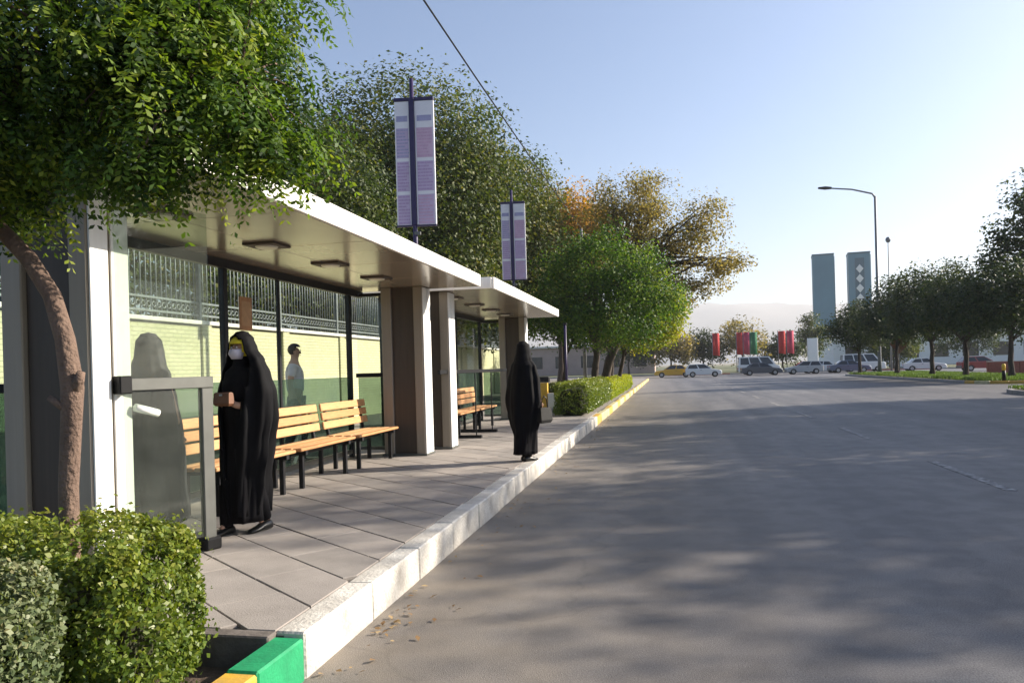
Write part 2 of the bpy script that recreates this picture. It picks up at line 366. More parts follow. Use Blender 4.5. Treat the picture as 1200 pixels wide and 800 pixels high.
def tree(name, label, x, y, z0, lobes, ncl, per, cr, ls, m, r0=.16, bark='barkdark', group=None, seed=1, shell=.55, nl=26, top=None, tbase=.45, tvar=.22, aspect=.6):
    root = thing(name, label, 'tree', (x, y, z0), 0, group)
    lb = [((l[0][0] - x, l[0][1] - y, l[0][2] - z0), l[1]) for l in lobes]
    me, c = crownmesh(lb, ncl, per, cr, ls, shell, tbase=tbase, tvar=tvar, aspect=aspect)
    mb = MB(); zc = sum(l[0][2] for l in lb) / len(lb)
    if top is None: top = (lb[0][0][0] * .5, lb[0][0][1] * .5, zc)
    limbs(mb, (0, 0, -.05), top, [c[i] for i in NR.choice(len(c), min(nl, len(c)), replace=False)], r0, r0 * .5, seed)
    mb.build('trunk', bark, root, True)
    link('crown', me, m, root)
    return root

# ------------------------------------------------------------------ setting
def sheet(name, m, poly, z, kind='structure', thick=None):
    mb = MB()
    if thick: mb.prism(poly, z - thick, z)
    else: mb.quad(*[(x, y, z) for x, y in poly])
    return tag(mb.build(name, m), kind=kind)
sheet('ground', 'ground', [(-5000, -300), (5000, -300), (5000, 6000), (-5000, 6000)], -.03)
sheet('road', 'asphalt', [(-1.9, -30), (140, -30), (140, 104), (-140, 104), (-140, 76), (-1.9, 76)], 0)
# near planting bed, paved platform behind the kerb and the yard behind the wall
sheet('planting_bed', 'soil', [(-9.2, -12), (-1.9, -12), (-1.9, 3.5), (-9.2, 3.5)], .07, thick=.09)
pav = sheet('pavement', 'joint', [(-9.2, 3.5), (-1.9, 3.5), (-1.9, 75.6), (-9.2, 75.6)], PZ - .02, thick=.2)
sheet('yard', 'ground', [(-70, -12), (-9.2, -12), (-9.2, 75.6), (-70, 75.6)], .2, thick=.22)

# paving slabs laid diagonally, each clipped to the paved strip
def clip(poly, x0, x1, y0, y1):
    for ax, lim, sg in ((0, x0, 1), (0, x1, -1), (1, y0, 1), (1, y1, -1)):
        out = []
        for i in range(len(poly)):
            a, b = poly[i - 1], poly[i]; da, db = (a[ax] - lim) * sg, (b[ax] - lim) * sg
            if (da >= 0) != (db >= 0):
                t = da / (da - db); out.append((a[0] + (b[0] - a[0]) * t, a[1] + (b[1] - a[1]) * t))
            if db >= 0: out.append(b)
        poly = out
        if len(poly) < 3: return []
    return poly
ang = math.atan2(-1.0, 1.25); ux, uy = math.cos(ang), math.sin(ang); vx, vy = -uy, ux
cells = []
for i in range(-60, 60):
    for j in range(-80, 80):
        a0, b0 = i * .80 + (j % 2) * .40, j * .40
        g0, g1 = .004, .006
        q = [(a0 + g0, b0 + g1), (a0 + .80 - g0, b0 + g1), (a0 + .80 - g0, b0 + .40 - g1), (a0 + g0, b0 + .40 - g1)]
        q = [(-3.2 + ux * a + vx * b, 4.9 + uy * a + vy * b) for a, b in q]
        q = clip(q, -5.6, -1.955, 3.52, 21.5)
        if len(q) >= 3:
            ar = abs(sum(q[k - 1][0] * q[k][1] - q[k][0] * q[k - 1][1] for k in range(len(q)))) / 2
            if ar > .012: cells.append((sum(p[1] for p in q) / len(q) - .5 * q[0][0], q))
cells.sort(key=lambda c: c[0])
def slabgeo(mb, q):
    dz = rng.uniform(-.002, .002); cx = sum(p[0] for p in q) / len(q); cy = sum(p[1] for p in q) / len(q); tx, ty = rng.uniform(-.003, .003), rng.uniform(-.003, .003)
    top = [(x + (cx - x) * .012, y + (cy - y) * .012, PZ + dz + (x - cx) * tx + (y - cy) * ty) for x, y in q]
    mb.loft([[(x, y, PZ - .03) for x, y in q], [(x, y, t[2] - .004) for (x, y), t in zip(q, top)], top], cap0=False)
for k, (_, q) in enumerate(cells[:298]):
    mb = MB(); slabgeo(mb, q); mb.build('paving_slab', rng.choice(['slab', 'slab', 'slab2', 'slab3']), pav)
mb = MB()
for _, q in cells[298:]: slabgeo(mb, q)
if mb.v: tag(mb.build('paving_slabs', 'slab', pav), kind='stuff')
mb = MB(); mb.quad((-9.15, 3.52, PZ - .004), (-5.6, 3.52, PZ - .004), (-5.6, 75.5, PZ - .004), (-9.15, 75.5, PZ - .004)); mb.quad((-5.6, 21.5, PZ - .004), (-1.95, 21.5, PZ - .004), (-1.95, 75.5, PZ - .004), (-5.6, 75.5, PZ - .004))
tag(mb.build('concrete_surface', 'slab2', pav), kind='stuff')

# kerb stones
def kerb(name, x0, x1, ys, zt, mats, z0=-.02, bev=.010):
    root = tag(thing(name, None, None, (0, 0, 0)), kind='structure')
    for i in range(len(ys) - 1):
        j = rng.uniform(-.006, .006)
        box('kerb_stone', mats(ys[i], i), root, (x0 + j, ys[i] + .004, z0), (x1 + j, ys[i + 1] - .004, zt + rng.uniform(-.004, .004)), bev)
    return root
def frange(a, b, s):
    n = max(1, round((b - a) / s)); return [a + (b - a) * i / n for i in range(n + 1)]
kerb('platform_kerb', -1.95, -1.79, frange(3.5, 19.6, .92), PZ, lambda y, i: 'kerbwhite')
kerb('near_kerb', -1.95, -1.79, list(reversed([3.5 - .44 * i for i in range(16)])), PZ - .025, lambda y, i: ['kerbgreen', 'kerbyellow', 'kerbcream'][round((3.5 - y) / .44) % 3 - 1])
kerb('far_kerb', -1.95, -1.79, frange(19.6, 75.6, 1.4), PZ - .02, lambda y, i: 'kerbcream' if i % 3 else 'kerbyellow')
# pavement end edging above the planting bed
root = tag(thing('bed_edging', None, None, (0, 0, 0)), kind='structure')
for i, y in enumerate(frange(-9.0, -1.955, .9)[:-1]): box('kerb_stone', 'edging', root, (y + .004, 3.42, .02), (y + .895, 3.515, PZ - .001), .008)

# medians on the far side of the carriageway
def median(name, poly, h=.16):
    root = tag(thing(name, None, None, (0, 0, 0)), kind='structure')
    MB().prism(poly, -.02, h - .03).build('soil', 'soil', root)
    n = len(poly); k = 0
    for i in range(n):
        a, b = Vector(poly[i]), Vector(poly[(i + 1) % n]); d = (b - a); L = d.length
        if L < .3 or (a.x > 22.5 and b.x > 22.5): continue
        m_ = max(1, round(L / 1.6))
        for j in range(m_):
            p = a + d * ((j + .5) / m_); 
            mm = 'kerbgrey'
            if name == 'far_median' and a.y < 47: mm = ['kerbyellow', 'kerbcream', 'kerbyellow'][k % 3]
            link('kerb_stone', boxmesh((L / m_ - .01, .16, h + .02), mm, .02), mm, root, (p.x, p.y, h / 2 - .01), (0, 0, math.atan2(d.y, d.x))); k += 1
    return root
def roundrect(x0, x1, y0, y1, r, near=True, far=True):
    pts = []
    for cx, cy, a0 in ((x1 - r, y0 + r, -90), (x1 - r, y1 - r, 0), (x0 + r, y1 - r, 90), (x0 + r, y0 + r, 180)):
        for k in range(5): a = rad(a0 + 22.5 * k); pts.append((cx + r * math.cos(a), cy + r * math.sin(a)))
    return pts
MED_FAR = roundrect(16.0, 23.0, 44.0, 77.0, 2.2); MED_NEAR = roundrect(12.9, 23.0, -25, 35.0, 2.6)
median('far_median', MED_FAR); median('near_median', MED_NEAR)
def grass(name, label, x0, x1, y0, y1, z, n, h=.14, dens=None):
    C = np.stack([NR.uniform(x0, x1, n), NR.uniform(y0, y1, n), np.full(n, z + h * .4)], 1)
    N = unit(n); N[:, 2] *= .2; N /= np.linalg.norm(N, axis=1, keepdims=True)
    T = unit(n) * .5 + np.array([0, 0, 1.])
    return tag(link(name, leafmesh(C, N, T, h * (.6 + .8 * NR.random(n)), .16, .5 + .25 * NR.normal(size=n)), 'grassblade'), label, 'grass', kind='stuff')
grass('median_grass', 'short green grass on the far median under the trees', 16.4, 22.4, 44.8, 76.2, .13, 26000, .22)
grass('near_median_grass', 'bright green grass on the median at the right edge', 13.4, 20, 22, 34.2, .13, 14000, .22)

# worn lane dashes
root = tag(thing('lane_line', None, None, (0, 0, 0)), kind='structure')
y = -2.4
while y < 74:
    box('lane_dash', 'lanepaint', root, (3.63, y, .001), (3.75, y + 2.6, .005), 0); y += 5.9

# the far side of the junction: park ground with a kerb, hills behind
mat('lawn', (.075, .10, .035), .95, scale=.4, c2=(.11, .105, .05), bump=.4, bscale=6)
sheet('park', 'lawn', [(-140, 104), (160, 104), (160, 420), (-140, 420)], .12, thick=.14)
kerb_root = tag(thing('park_kerb', None, None, (0, 0, 0)), kind='structure')
for i in range(-30, 60): box('kerb_stone', 'redbrick' if (i // 4) % 3 == 0 else 'kerbgrey', kerb_root, (i * 2 + .01, 103.7, -.02), (i * 2 + 1.99, 103.99, .17), .02)
def hills():
    nx, ny = 120, 14; v = []; f = []
    for j in range(ny):
        for i in range(nx):
            x = -3200 + 7000 * i / (nx - 1); y = 2300 + 1500 * j / (ny - 1)
            prof = math.sin(math.pi * min(1, j / (ny - 1) * 1.0)) ** .7
            h = 205 + 12 * math.sin(x * .0021 + 1) + 7 * math.sin(x * .0085) + 4 * math.sin(x * .021 + j)
            v.append((x, y, -1 + h * prof + (6 * math.sin(i * 1.7 + j * 2.3) if 0 < j < ny - 1 else 0)))
    for j in range(ny - 1):
        for i in range(nx - 1): f.append((j * nx + i, j * nx + i + 1, (j + 1) * nx + i + 1, (j + 1) * nx + i))
    mb = MB(); mb.v = v; mb.f = f; tag(mb.build('hills', 'hill', None, True), kind='structure')
hills()

# ------------------------------------------------------------------ wall and iron fence behind the shelters
WX = -9.0
wall = thing('boundary_wall', 'pale yellow brick wall with light coping behind the bus shelters', 'wall', (WX, 4, .2))
for i in range(13):
    y0 = i * 3.2; box('wall_panel', 'wallbrick', wall, (-.12, y0 + .16, 0), (.12, y0 + 3.04, 2.3), .006)
    box('pier', 'wallbrick', wall, (-.17, y0 - .155, 0), (.17, y0 + .155, 2.32), .008)
    box('coping_stone', 'coping', wall, (-.20, y0 - .2, 2.322), (.20, y0 + 2.995, 2.40), .01)
fence = thing('iron_fence', 'grey wrought iron railing with upright bars on top of the wall', 'fence', (WX, 4, 2.6))
for z in (.10, .34, 1.62): box('rail', 'fencemetal', fence, (-.02, 0, z), (.02, 38.4, z + .04), .004)
bar_me = MB().tube([(0, 0, .0), (0, 0, 1.72)], .014, 6).tube([(0, 0, 1.72), (0, 0, 1.80)], [.03, .002], 6).mesh(True)
for i in range(270): link('fence_bar', bar_me, 'fencemetal', fence, (0, .08 + i * .142, 0))
for i in range(13): box('fence_post', 'fencemetal', fence, (-.04, i * 3.2 - .04, 0), (.04, i * 3.2 + .04, 1.9), .006)
mb = MB()
for i in range(269):
    y0 = .08 + (i + .5) * .142
    ring = [(0, y0 + .05 * math.cos(a), .24 + .05 * math.sin(a)) for a in [2 * math.pi * k / 8 for k in range(9)]]; mb.tube(ring, .009, 4, False)
tag(mb.build('scroll_band', 'fencemetal', fence), kind='stuff')

# ------------------------------------------------------------------ bus shelters
def shelter(x, y, label, wing):
    s = thing('bus_shelter', label, 'bus shelter', (x, y, PZ), 0, 'bus shelters on the paved platform')
    # all coordinates relative to the root: X measured from the kerb-side world axis, Y along the platform
    for y0 in (.15, 6.97):
        c = box('column', 'bronze', s, (-4.09, y0 + .04, 0), (-3.74, y0 + .34, 2.55), .006)
        for a, b_ in ((-4.25, -4.092), (-3.738, -3.60)):
            box('pilaster', 'steel', c, (a, y0, 0), (b_, y0 + .38, 2.549), .008)
        for ya, yb in ((.012, .175), (.205, .368)): box('facing_plate', 'steelsunlit', c, (-3.598, y0 + ya, .01), (-3.582, y0 + yb, 2.54), .003)
        for zz in (.02,): box('base_plate', 'greysteel', c, (-4.28, y0 - .03, zz - .018), (-3.57, y0 + .41, zz + .012), .004)
    roof = box('roof', 'roofgrey', s, (-4.93, .02, 2.60), (-2.82, 7.38, 2.70), .006)
    for i in range(5):
        a, b_ = .0 + i * 1.48, .0 + (i + 1) * 1.48
        box('fascia_panel', 'fascia', roof, (-2.815, a + .003, 2.55), (-2.78, b_ - .003, 2.73), .004)
        box('ceiling_panel', 'ceiling', roof, (-4.93, a + .003, 2.552), (-3.85, b_ - .003, 2.597), .004)
        box('ceiling_panel', 'ceiling', roof, (-3.845, a + .003, 2.552), (-2.82, b_ - .003, 2.597), .004)
    for a, b_ in ((-4.95, -3.88), (-3.875, -2.82)):
        box('fascia_panel', 'fascia', roof, (a, -.025, 2.552), (b_, .01, 2.728), .004); box('fascia_panel', 'fascia', roof, (a, 7.39, 2.552), (b_, 7.425, 2.728), .004)
    box('fascia_panel', 'fascia', roof, (-4.985, .0, 2.552), (-4.95, 7.4, 2.728), .004)
    box('roof_covering', 'roofgrey', roof, (-4.9, .05, 2.702), (-2.85, 7.35, 2.74), .006)
    for yy in (1.2, 2.8, 4.25, 5.7):
        l = box('ceiling_light', 'bronze', s, (-3.98, yy - .17, 2.53), (-3.64, yy + .17, 2.5525), .006)
        MB().tube([(-3.81, yy, 2.515), (-3.81, yy, 2.531)], [.10, .11], 20).build('lens', 'lightlens', l, loc=(0, 0, 0)).location -= Vector(OFF[l.name]) - Vector(OFF[l.name])
    # rear glass wall
    bx = -4.72; ys = [.15, 1.35, 3.48, 4.68, 6.83, 7.28]
    posts = [(.13, .07), (3.48, .07), (6.83, .07)]
    for yy, wd in posts: box('post', 'blacksteel', s, (bx - .035, yy - wd / 2, 0), (bx + .035, yy + wd / 2, 2.45), .005)
    for yy in (1.35, 4.68): box('mullion', 'blacksteel', s, (bx - .02, yy - .022, .12), (bx + .02, yy + .022, 2.45), .003)
    box('top_beam', 'blacksteel', s, (bx - .04, .1, 2.452), (bx + .04, 7.32, 2.548), .005)
    box('bottom_rail', 'greysteel', s, (bx - .03, .17, .06), (bx + .03, 6.79, .12), .004)
    for a, b_ in ((.17, 1.325), (1.375, 3.44), (3.52, 4.655), (4.705, 6.79)):
        box('upper_pane', 'glass', s, (bx - .005, a, 1.235), (bx + .005, b_, 2.45), 0)
        box('lower_pane', 'glasstint', s, (bx - .005, a, .125), (bx + .005, b_, 1.215), 0)
    # end panels between rear posts and columns
    for yy in (.33, 7.15):
        box('end_rail', 'black', s, (bx - .03, yy - .025, 1.20), (-4.252, yy + .025, 1.265), .005)
        box('end_top_rail', 'blacksteel', s, (bx + .042, yy - .025, 2.45), (-4.252, yy + .025, 2.5), .004)
        box('end_pane', 'glass', s, (bx, yy - .005, 1.268), (-4.254, yy + .005, 2.448), 0)
        box('end_pane', 'glasstint', s, (bx, yy - .005, .13), (-4.254, yy + .005, 1.198), 0)
        box('end_bottom_rail', 'greysteel', s, (bx, yy - .02, .08), (-4.252, yy + .02, .128), .004)
    if wing:
        a = Vector((-3.575, .36, 0)); b_ = Vector((-3.335, 1.07, 0)); d = b_ - a; L = d.length; rz = math.atan2(d.y, d.x); mid = (a + b_) / 2
        link('wing_rail', boxmesh((L, .05, .085), 'greysteel', .006), 'greysteel', s, (mid.x, mid.y, 1.235), (0, 0, rz))
        link('bracket', boxmesh((.09, .09, .12), 'black', .008), 'black', s, (a.x + .03, a.y + .02, 1.235), (0, 0, rz))
        link('wing_post', boxmesh((.10, .05, 1.19), 'greysteel', .006), 'greysteel', s, (b_.x - .02, b_.y - .05, .597), (0, 0, rz))
        link('post_foot', boxmesh((.14, .12, .09), 'black', .012), 'black', s, (b_.x - .02, b_.y - .05, .046), (0, 0, rz))
        link('wing_pane', boxmesh((L - .14, .01, 1.08), 'glasshaze', 0), 'glasshaze', s, (mid.x - .005, mid.y - .02, .645), (0, 0, rz))
        link('wing_pane', boxmesh((L - .02, .01, 1.20), 'glasshaze', 0), 'glasshaze', s, (mid.x, mid.y, 1.88), (0, 0, rz))
        MB().tube([(-3.545, .5, 1.08), (-3.49, .66, 1.03)], .028, 10).build('pane_clamp', 'white', s, True)
    return s
shelter(0, 4.1, 'nearer bus shelter with steel columns, flat roof and white fascia beside the tree', True)
shelter(.13, 11.85, 'farther bus shelter with white fascia behind the standing woman at the kerb', False)

# low guard rail between the shelters
g = thing('guard_rail', 'black waist high rail on two low foot bars before the far bench', 'railing', (-3.52, 11.6, PZ))
box('rail', 'black', g, (-.025, .0, 1.215), (.025, 5.1, 1.28), .006)
for yy in (2.3, 3.62):
    box('post', 'blacksteel', g, (-.010, yy - .010, .05), (.010, yy + .010, 1.214), .003); box('foot_bar', 'blacksteel', g, (-.78, yy - .05, .0), (.1, yy + .05, .055), .006)

# ------------------------------------------------------------------ benches
def bench(y, label, dx=0):
    b = thing('bench', label, 'bench', (-4.2 + dx, y, PZ), 0, 'wooden slat benches under the shelters')
    L = 1.50
    for k, xx in enumerate((-.225, -.105, .015, .135)):
        box('seat_slat', rng.choice(['wood', 'wood2', 'wood3']), b, (xx, 0, .425), (xx + .105, L, .46), .008)
    for k, z in enumerate((.54, .66, .78)):
        link('back_slat', boxmesh((.03, L, .10), 'wood' if k != 1 else 'wood2', .008), 'wood' if k != 1 else 'wood2', b, (-.268 - .018 * k, L / 2, z + .05), (0, rad(-9), 0))
    for yy in (.16, L - .16):
        f = MB().box((-.235, yy - .03, .375), (.225, yy + .03, .423)).build('seat_frame', 'blacksteel', b)
        for xx in (-.20, .13): box('leg', 'blacksteel', b, (xx, yy - .022, 0), (xx + .05, yy + .022, .374), .003)
        MB().loft([[(-.275, yy - .02, .38), (-.235, yy - .02, .38), (-.235, yy + .02, .38), (-.275, yy + .02, .38)], [(-.345, yy - .02, .88), (-.318, yy - .02, .88), (-.318, yy + .02, .88), (-.345, yy + .02, .88)]]).build('back_support', 'blacksteel', b)
    box('stretcher', 'blacksteel', b, (-.03, .19, .34), (.01, L - .19, .374), .003)
    return b
bench(6.18, 'wooden slat bench half hidden behind the woman with the yellow scarf')
bench(7.80, 'wooden slat bench in the middle of the row in the nearer shelter')
bench(9.42, 'wooden slat bench beside the second steel column, last in the nearer shelter')
bench(13.95, 'near wooden slat bench in the farther shelter behind the guard rail', .13)
bench(15.6, 'far wooden slat bench in the farther shelter beside the standing woman', .13)

# notice on the rear glass
nt_ = thing('notice_board', 'small brown notice stuck on the rear glass of the nearer shelter', 'notice', (-4.69, 7.98, 2.02))
box('board', 'notice', nt_, (-.012, -.125, 0), (.006, .125, .38), .003); mat('kraft', (.46, .29, .16), .8, var=.1, scale=14); box('sheet', 'kraft', nt_, (.006, -.095, .05), (.009, .095, .33), 0)

# ------------------------------------------------------------------ banner poles
def banner(y, label, seed):
    rg = random.Random(seed)
    r = thing('banner_pole', label, 'banner', (-5.1, y, PZ), rad(7), 'banner poles behind the shelters')
    MB().tube([(0, 0, 0), (0, 0, 7.4)], [.055, .045], 12).build('pole', 'navypole', r, True)
    box('pole_cover', 'navypole', r, (-.06, -.075, 4.33), (.05, -.048, 6.98), .006)
    box('top_bracket', 'navypole', r, (-.38, -.045, 6.93), (.46, .045, 7.0), .006); box('bottom_bracket', 'navypole', r, (-.38, -.04, 4.30), (.46, .04, 4.33), .006)
    for k, (a, b_) in enumerate(((-.37, -.062), (.052, .46))):
        p = box('panel', 'signwhite', r, (a, -.03, 4.335), (b_, .03, 6.925), .006)
        z = 6.35; w_ = (b_ - a) 
        for n_blk in range(3):
            rows = 9; m = ['printblue', 'printpurple', 'printpurple'][n_blk] if k == 0 else ['printpink', 'printpurple', 'printpink'][n_blk]
            o = MB().box((a + w_ * .08, -.0322, z - .068 * rows + .0), (b_ - w_ * .08, -.0302, z + .012)).build('printed_block', 'printlight' if n_blk or not k else 'printrose', p); o.location = -Vector(OFF[p.name])
            mb = MB()
            for q in range(rows):
                x0 = a + w_ * (.1 if k else .12); x1 = b_ - w_ * (.12 if k else .06) - w_ * rg.choice([0, 0, .05, .2])
                xx = x0
                while xx < x1 - .02:
                    wd = rg.uniform(.03, .09); mb.box((xx, -.0345, z - .044), (min(xx + wd, x1), -.0323, z - .012)); xx += wd + .008
                z -= .068
            z -= .085
            o = tag(mb.build('printed_text', m, p), kind='stuff'); o.location = -Vector(OFF[p.name])
        o = MB().box((a + w_ * .12, -.0335, 6.5), (b_ - w_ * .12, -.031, 6.62)).build('printed_heading', 'printblue', p); o.location = -Vector(OFF[p.name])
    box('lamp_bracket', 'greysteel', r, (-.02, -.05, 4.12), (.12, .02, 4.2), .01)
    return r
banner(15.4, 'larger nearer white and purple twin panel banner on a navy pole', 1)
banner(25.9, 'smaller farther white and purple twin panel banner on a navy pole', 2)
cab = MB().tube([(-4.6 + .008 * k, -6 + 4.9 * k, 9.0 + .012 * (k - 4.5) ** 2 - .1) for k in range(11)], .02, 6).build('overhead_cable', 'black')
tag(cab, 'thin black overhead cable crossing the sky above the trees', 'cable')
cp = thing('cable_pole', 'slim steel pole carrying the overhead cable behind the trees', 'pole', (-4.52, 43.0, PZ))
MB().tube([(0, 0, 0), (0, 0, 9.0)], [.11, .07], 10).build('shaft', 'lamppole', cp, True)

# ------------------------------------------------------------------ hedges
def hedge(name, label, x0, x1, y0, y1, z0, z1, m, n, ls, rnd=.20, group=None):
    r = thing(name, label, 'hedge', ((x0 + x1) / 2, (y0 + y1) / 2, z0), 0, group)
    hx, hy, hz = (x1 - x0) / 2, (y1 - y0) / 2, (z1 - z0)
    core = boxmesh((hx * 2 - .34, hy * 2 - .34, hz - .22), 'stem', .09); link('branches', core, 'stem', r, (0, 0, hz / 2 - .10))
    # points spread over a lumpy rounded box
    P = NR.uniform(-1, 1, (n * 3, 3)) * np.array([hx, hy, hz / 2]); face = NR.random(n * 3)
    ax = hy * hz, hx * hz, hx * hy
    pr_ = np.array([2 * ax[0], 2 * ax[1], ax[2] * 1.3]); pr_ = pr_ / pr_.sum(); a = NR.choice(3, n * 3, p=pr_); sg = NR.choice([-1, 1], n * 3); sg[a == 2] = 1
    lim = np.array([hx, hy, hz / 2]); rows = np.arange(n * 3); P[rows, a] = sg * lim[a]
    inner = np.clip(P, -(lim - rnd), lim - rnd); d = P - inner; dn = np.linalg.norm(d, axis=1, keepdims=True) + 1e-9; P = inner + d / dn * np.minimum(dn, rnd)
    Nn = d / dn
    lump = np.sin(P[:, 0] * 17 + P[:, 2] * 9) * np.sin(P[:, 1] * 15 + 2) * np.sin(P[:, 2] * 19 + P[:, 0] * 7)
    depth = np.abs(NR.normal(size=n * 3)) * .05 - .02 + np.maximum(0, -lump) * .09 - (NR.random(n * 3) < .05) * NR.random(n * 3) * .07
    keep = (lump > -.30) | (NR.random(n * 3) < .22)
    big = np.sin(P[:, 0] * 5.3 + 1) * np.sin(P[:, 1] * 6.1 + P[:, 2] * 3) + .6 * np.sin(P[:, 0] * 9.7 + P[:, 2] * 8)
    P = P - Nn * (depth + .028 * (1 + big))[:, None]; P, Nn, lump = P[keep][:n], Nn[keep][:n], lump[keep][:n]; P[:, 2] += hz / 2
    k = len(P); N = unit(k) * .9 + Nn * .6 + np.array([0, 0, .35]); N /= np.linalg.norm(N, axis=1, keepdims=True)
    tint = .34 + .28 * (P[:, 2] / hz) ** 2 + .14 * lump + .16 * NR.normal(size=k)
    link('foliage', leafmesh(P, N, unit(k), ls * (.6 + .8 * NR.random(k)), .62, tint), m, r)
    return r
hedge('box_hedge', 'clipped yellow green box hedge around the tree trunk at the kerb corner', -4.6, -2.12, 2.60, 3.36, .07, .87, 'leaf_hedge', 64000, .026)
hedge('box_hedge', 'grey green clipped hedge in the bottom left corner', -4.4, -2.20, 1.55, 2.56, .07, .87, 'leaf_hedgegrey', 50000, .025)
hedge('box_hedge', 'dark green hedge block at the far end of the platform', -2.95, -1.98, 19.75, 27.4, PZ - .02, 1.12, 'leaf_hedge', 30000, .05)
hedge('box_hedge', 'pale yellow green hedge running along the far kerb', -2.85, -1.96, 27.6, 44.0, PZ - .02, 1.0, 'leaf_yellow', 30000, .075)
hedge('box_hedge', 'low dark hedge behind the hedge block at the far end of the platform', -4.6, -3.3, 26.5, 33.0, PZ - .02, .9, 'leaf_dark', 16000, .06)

# ------------------------------------------------------------------ near tree with drooping pinnate leaves
def near_tree():
    x, y, z0 = -2.67, 3.0, .07
    r = thing('robinia_tree', 'young tree with hanging feathery leaves and leaning bare trunk in the hedge', 'tree', (x, y, z0))
    tr = [(0, 0, -.05), (.0, 0, .5), (.005, 0, .95), (.03, .0, 1.25), (.04, 0, 1.40), (.0, .01, 1.62), (-.07, .02, 1.82), (-.2, .03, 2.0), (-.38, .05, 2.16), (-.5, .05, 2.35)]
    mb = MB().tube(tr, [.056, .046, .042, .044, .049, .042, .039, .038, .036, .032], 12)
    mb.tube([(.035, 0, 1.36), (.09, -.02, 1.43), (.105, -.02, 1.47)], [.03, .024, .018], 8); mb.tube([(.03, -.02, 1.30), (-.04, -.05, 1.36)], [.02, .014], 6)
    # branches
    rg = random.Random(5); tips = []
    lob = [((.58, .05, 2.78), (.52, .7, .40)), ((.15, .2, 3.05), (.75, .9, .55)), ((-.45, -.1, 2.75), (.75, .8, .55)), ((.88, .1, 2.54), (.30, .45, .24)), ((-.9, -.2, 2.5), (.6, .7, .4)), ((-.25, -.3, 2.40), (.34, .3, .17)), ((.52, -.1, 2.36), (.34, .35, .13)), ((.6, .3, 3.2), (.5, .6, .4)), ((-.5, .1, 2.32), (.42, .35, .16)), ((.1, .0, 2.5), (.5, .4, .18))]
    c, u = clumps([((a[0], a[1], a[2]), b) for a, b in lob], 880, .4)
    starts = [Vector((-.38, .05, 2.16)), Vector((-.5, .05, 2.35)), Vector((-.2, .03, 2.0))]
    A = Vector((-.47, .05, 2.30)); mains = [(A, Vector((.45, .25, 2.85))), (A, Vector((.2, -.2, 3.0))), (Vector((-.5, .05, 2.35)), Vector((-.6, .1, 3.2))), (Vector((-.38, .05, 2.16)), Vector((-1.0, -.3, 2.6))), (Vector((-.1, .12, 2.62)), Vector((.85, .1, 2.72)))]
    nodes = []
    for a, b in mains:
        q = [a.lerp(b, k / 6) + Vector((0, 0, .14 * math.sin(math.pi * k / 6))) + Vector((rg.uniform(-.03, .03), rg.uniform(-.03, .03), 0)) * (k > 0) for k in range(7)]
        mb.tube(q, [.03 - .0035 * k for k in range(7)], 7); nodes += q[2:]
    for i in range(0, 880, 4):
        t = Vector(c[i]); s = min(nodes, key=lambda p: (p - t).length); q = [s.lerp(t, k / 3) + Vector((0, 0, .05 * math.sin(math.pi * k / 3))) for k in range(4)]
        mb.tube(q, [.008, .006, .005, .003], 4)
    mb.build('trunk', 'bark', r, True)
    # compound leaves
    Cs, Ns, Ts, Ti, Sz = [], [], [], [], []; rach = MB()
    for i in range(880):
        ct = .40 + .30 * rg.gauss(0, 1)
        for k in range(rg.randint(6, 9)):
            a = rg.uniform(0, 2 * math.pi); o = Vector((math.cos(a), math.sin(a), rg.uniform(-.1, .5))); p = Vector(c[i]) + Vector((rg.gauss(0, .05), rg.gauss(0, .05), rg.gauss(0, .05)))
            Ln = rg.uniform(.17, .30); npair = rg.randint(6, 8); side = o.cross(Vector((0, 0, 1))).normalized(); droop = rg.uniform(.7, 1.5)
            pts = []; d = o.normalized()
            for s_ in range(npair + 1):
                pts.append(p.copy()); p = p + d * (Ln / npair); d = (d + Vector((0, 0, -droop * 2.2 / npair))).normalized()
            for s_ in range(1, npair + 1):
                ax = (pts[s_] - pts[s_ - 1]).normalized()
                for sg in (-1, 1):
                    T = (side * sg + ax * .5 + Vector((0, 0, -.35))).normalized(); C = pts[s_] + T * .021
                    N = ax.cross(T) * sg + Vector((rg.gauss(0, .3), rg.gauss(0, .3), rg.gauss(0, .3))); N.normalize()
                    Cs.append(C); Ns.append(N); Ts.append(T); Ti.append(ct + rg.gauss(0, .1)); Sz.append(rg.uniform(.030, .044))
    me = leafmesh(np.array(Cs), np.array(Ns), np.array(Ts), np.array(Sz), .46, np.array(Ti))
    link('crown', me, 'leaf_near', r)
near_tree()

# ------------------------------------------------------------------ trees behind the shelters
G1 = 'broad trees behind the shelters'
tree('broad_tree', 'tall dark green tree behind the nearer banner', -11.0, 31, .2, [((-10.6, 31, 10.6), (4.3, 4.2, 3.2)), ((-9.2, 30, 7.5), (3.6, 3.6, 3.0)), ((-12.5, 30, 8), (3.6, 3.6, 3.2)), ((-8.3, 32, 9.2), (2.6, 2.6, 2.6)), ((-10, 29, 4.6), (4, 3, 2.2))], 2000, 60, 1.15, .155, 'leaf_dark', .26, group=G1, seed=3)
tree('broad_tree', 'dark tree over the roof of the nearer shelter, left of the banners', -11.2, 22.5, .2, [((-10.8, 23, 6.6), (2.6, 2.8, 2.6)), ((-11.6, 21, 5), (2.4, 2.6, 2.0)), ((-11, 24.5, 4.4), (2.4, 2.4, 1.8)), ((-12.4, 23, 8.2), (2.6, 2.6, 2.0))], 1050, 55, .95, .125, 'leaf_dark', .2, group=G1, seed=4, tbase=.35)
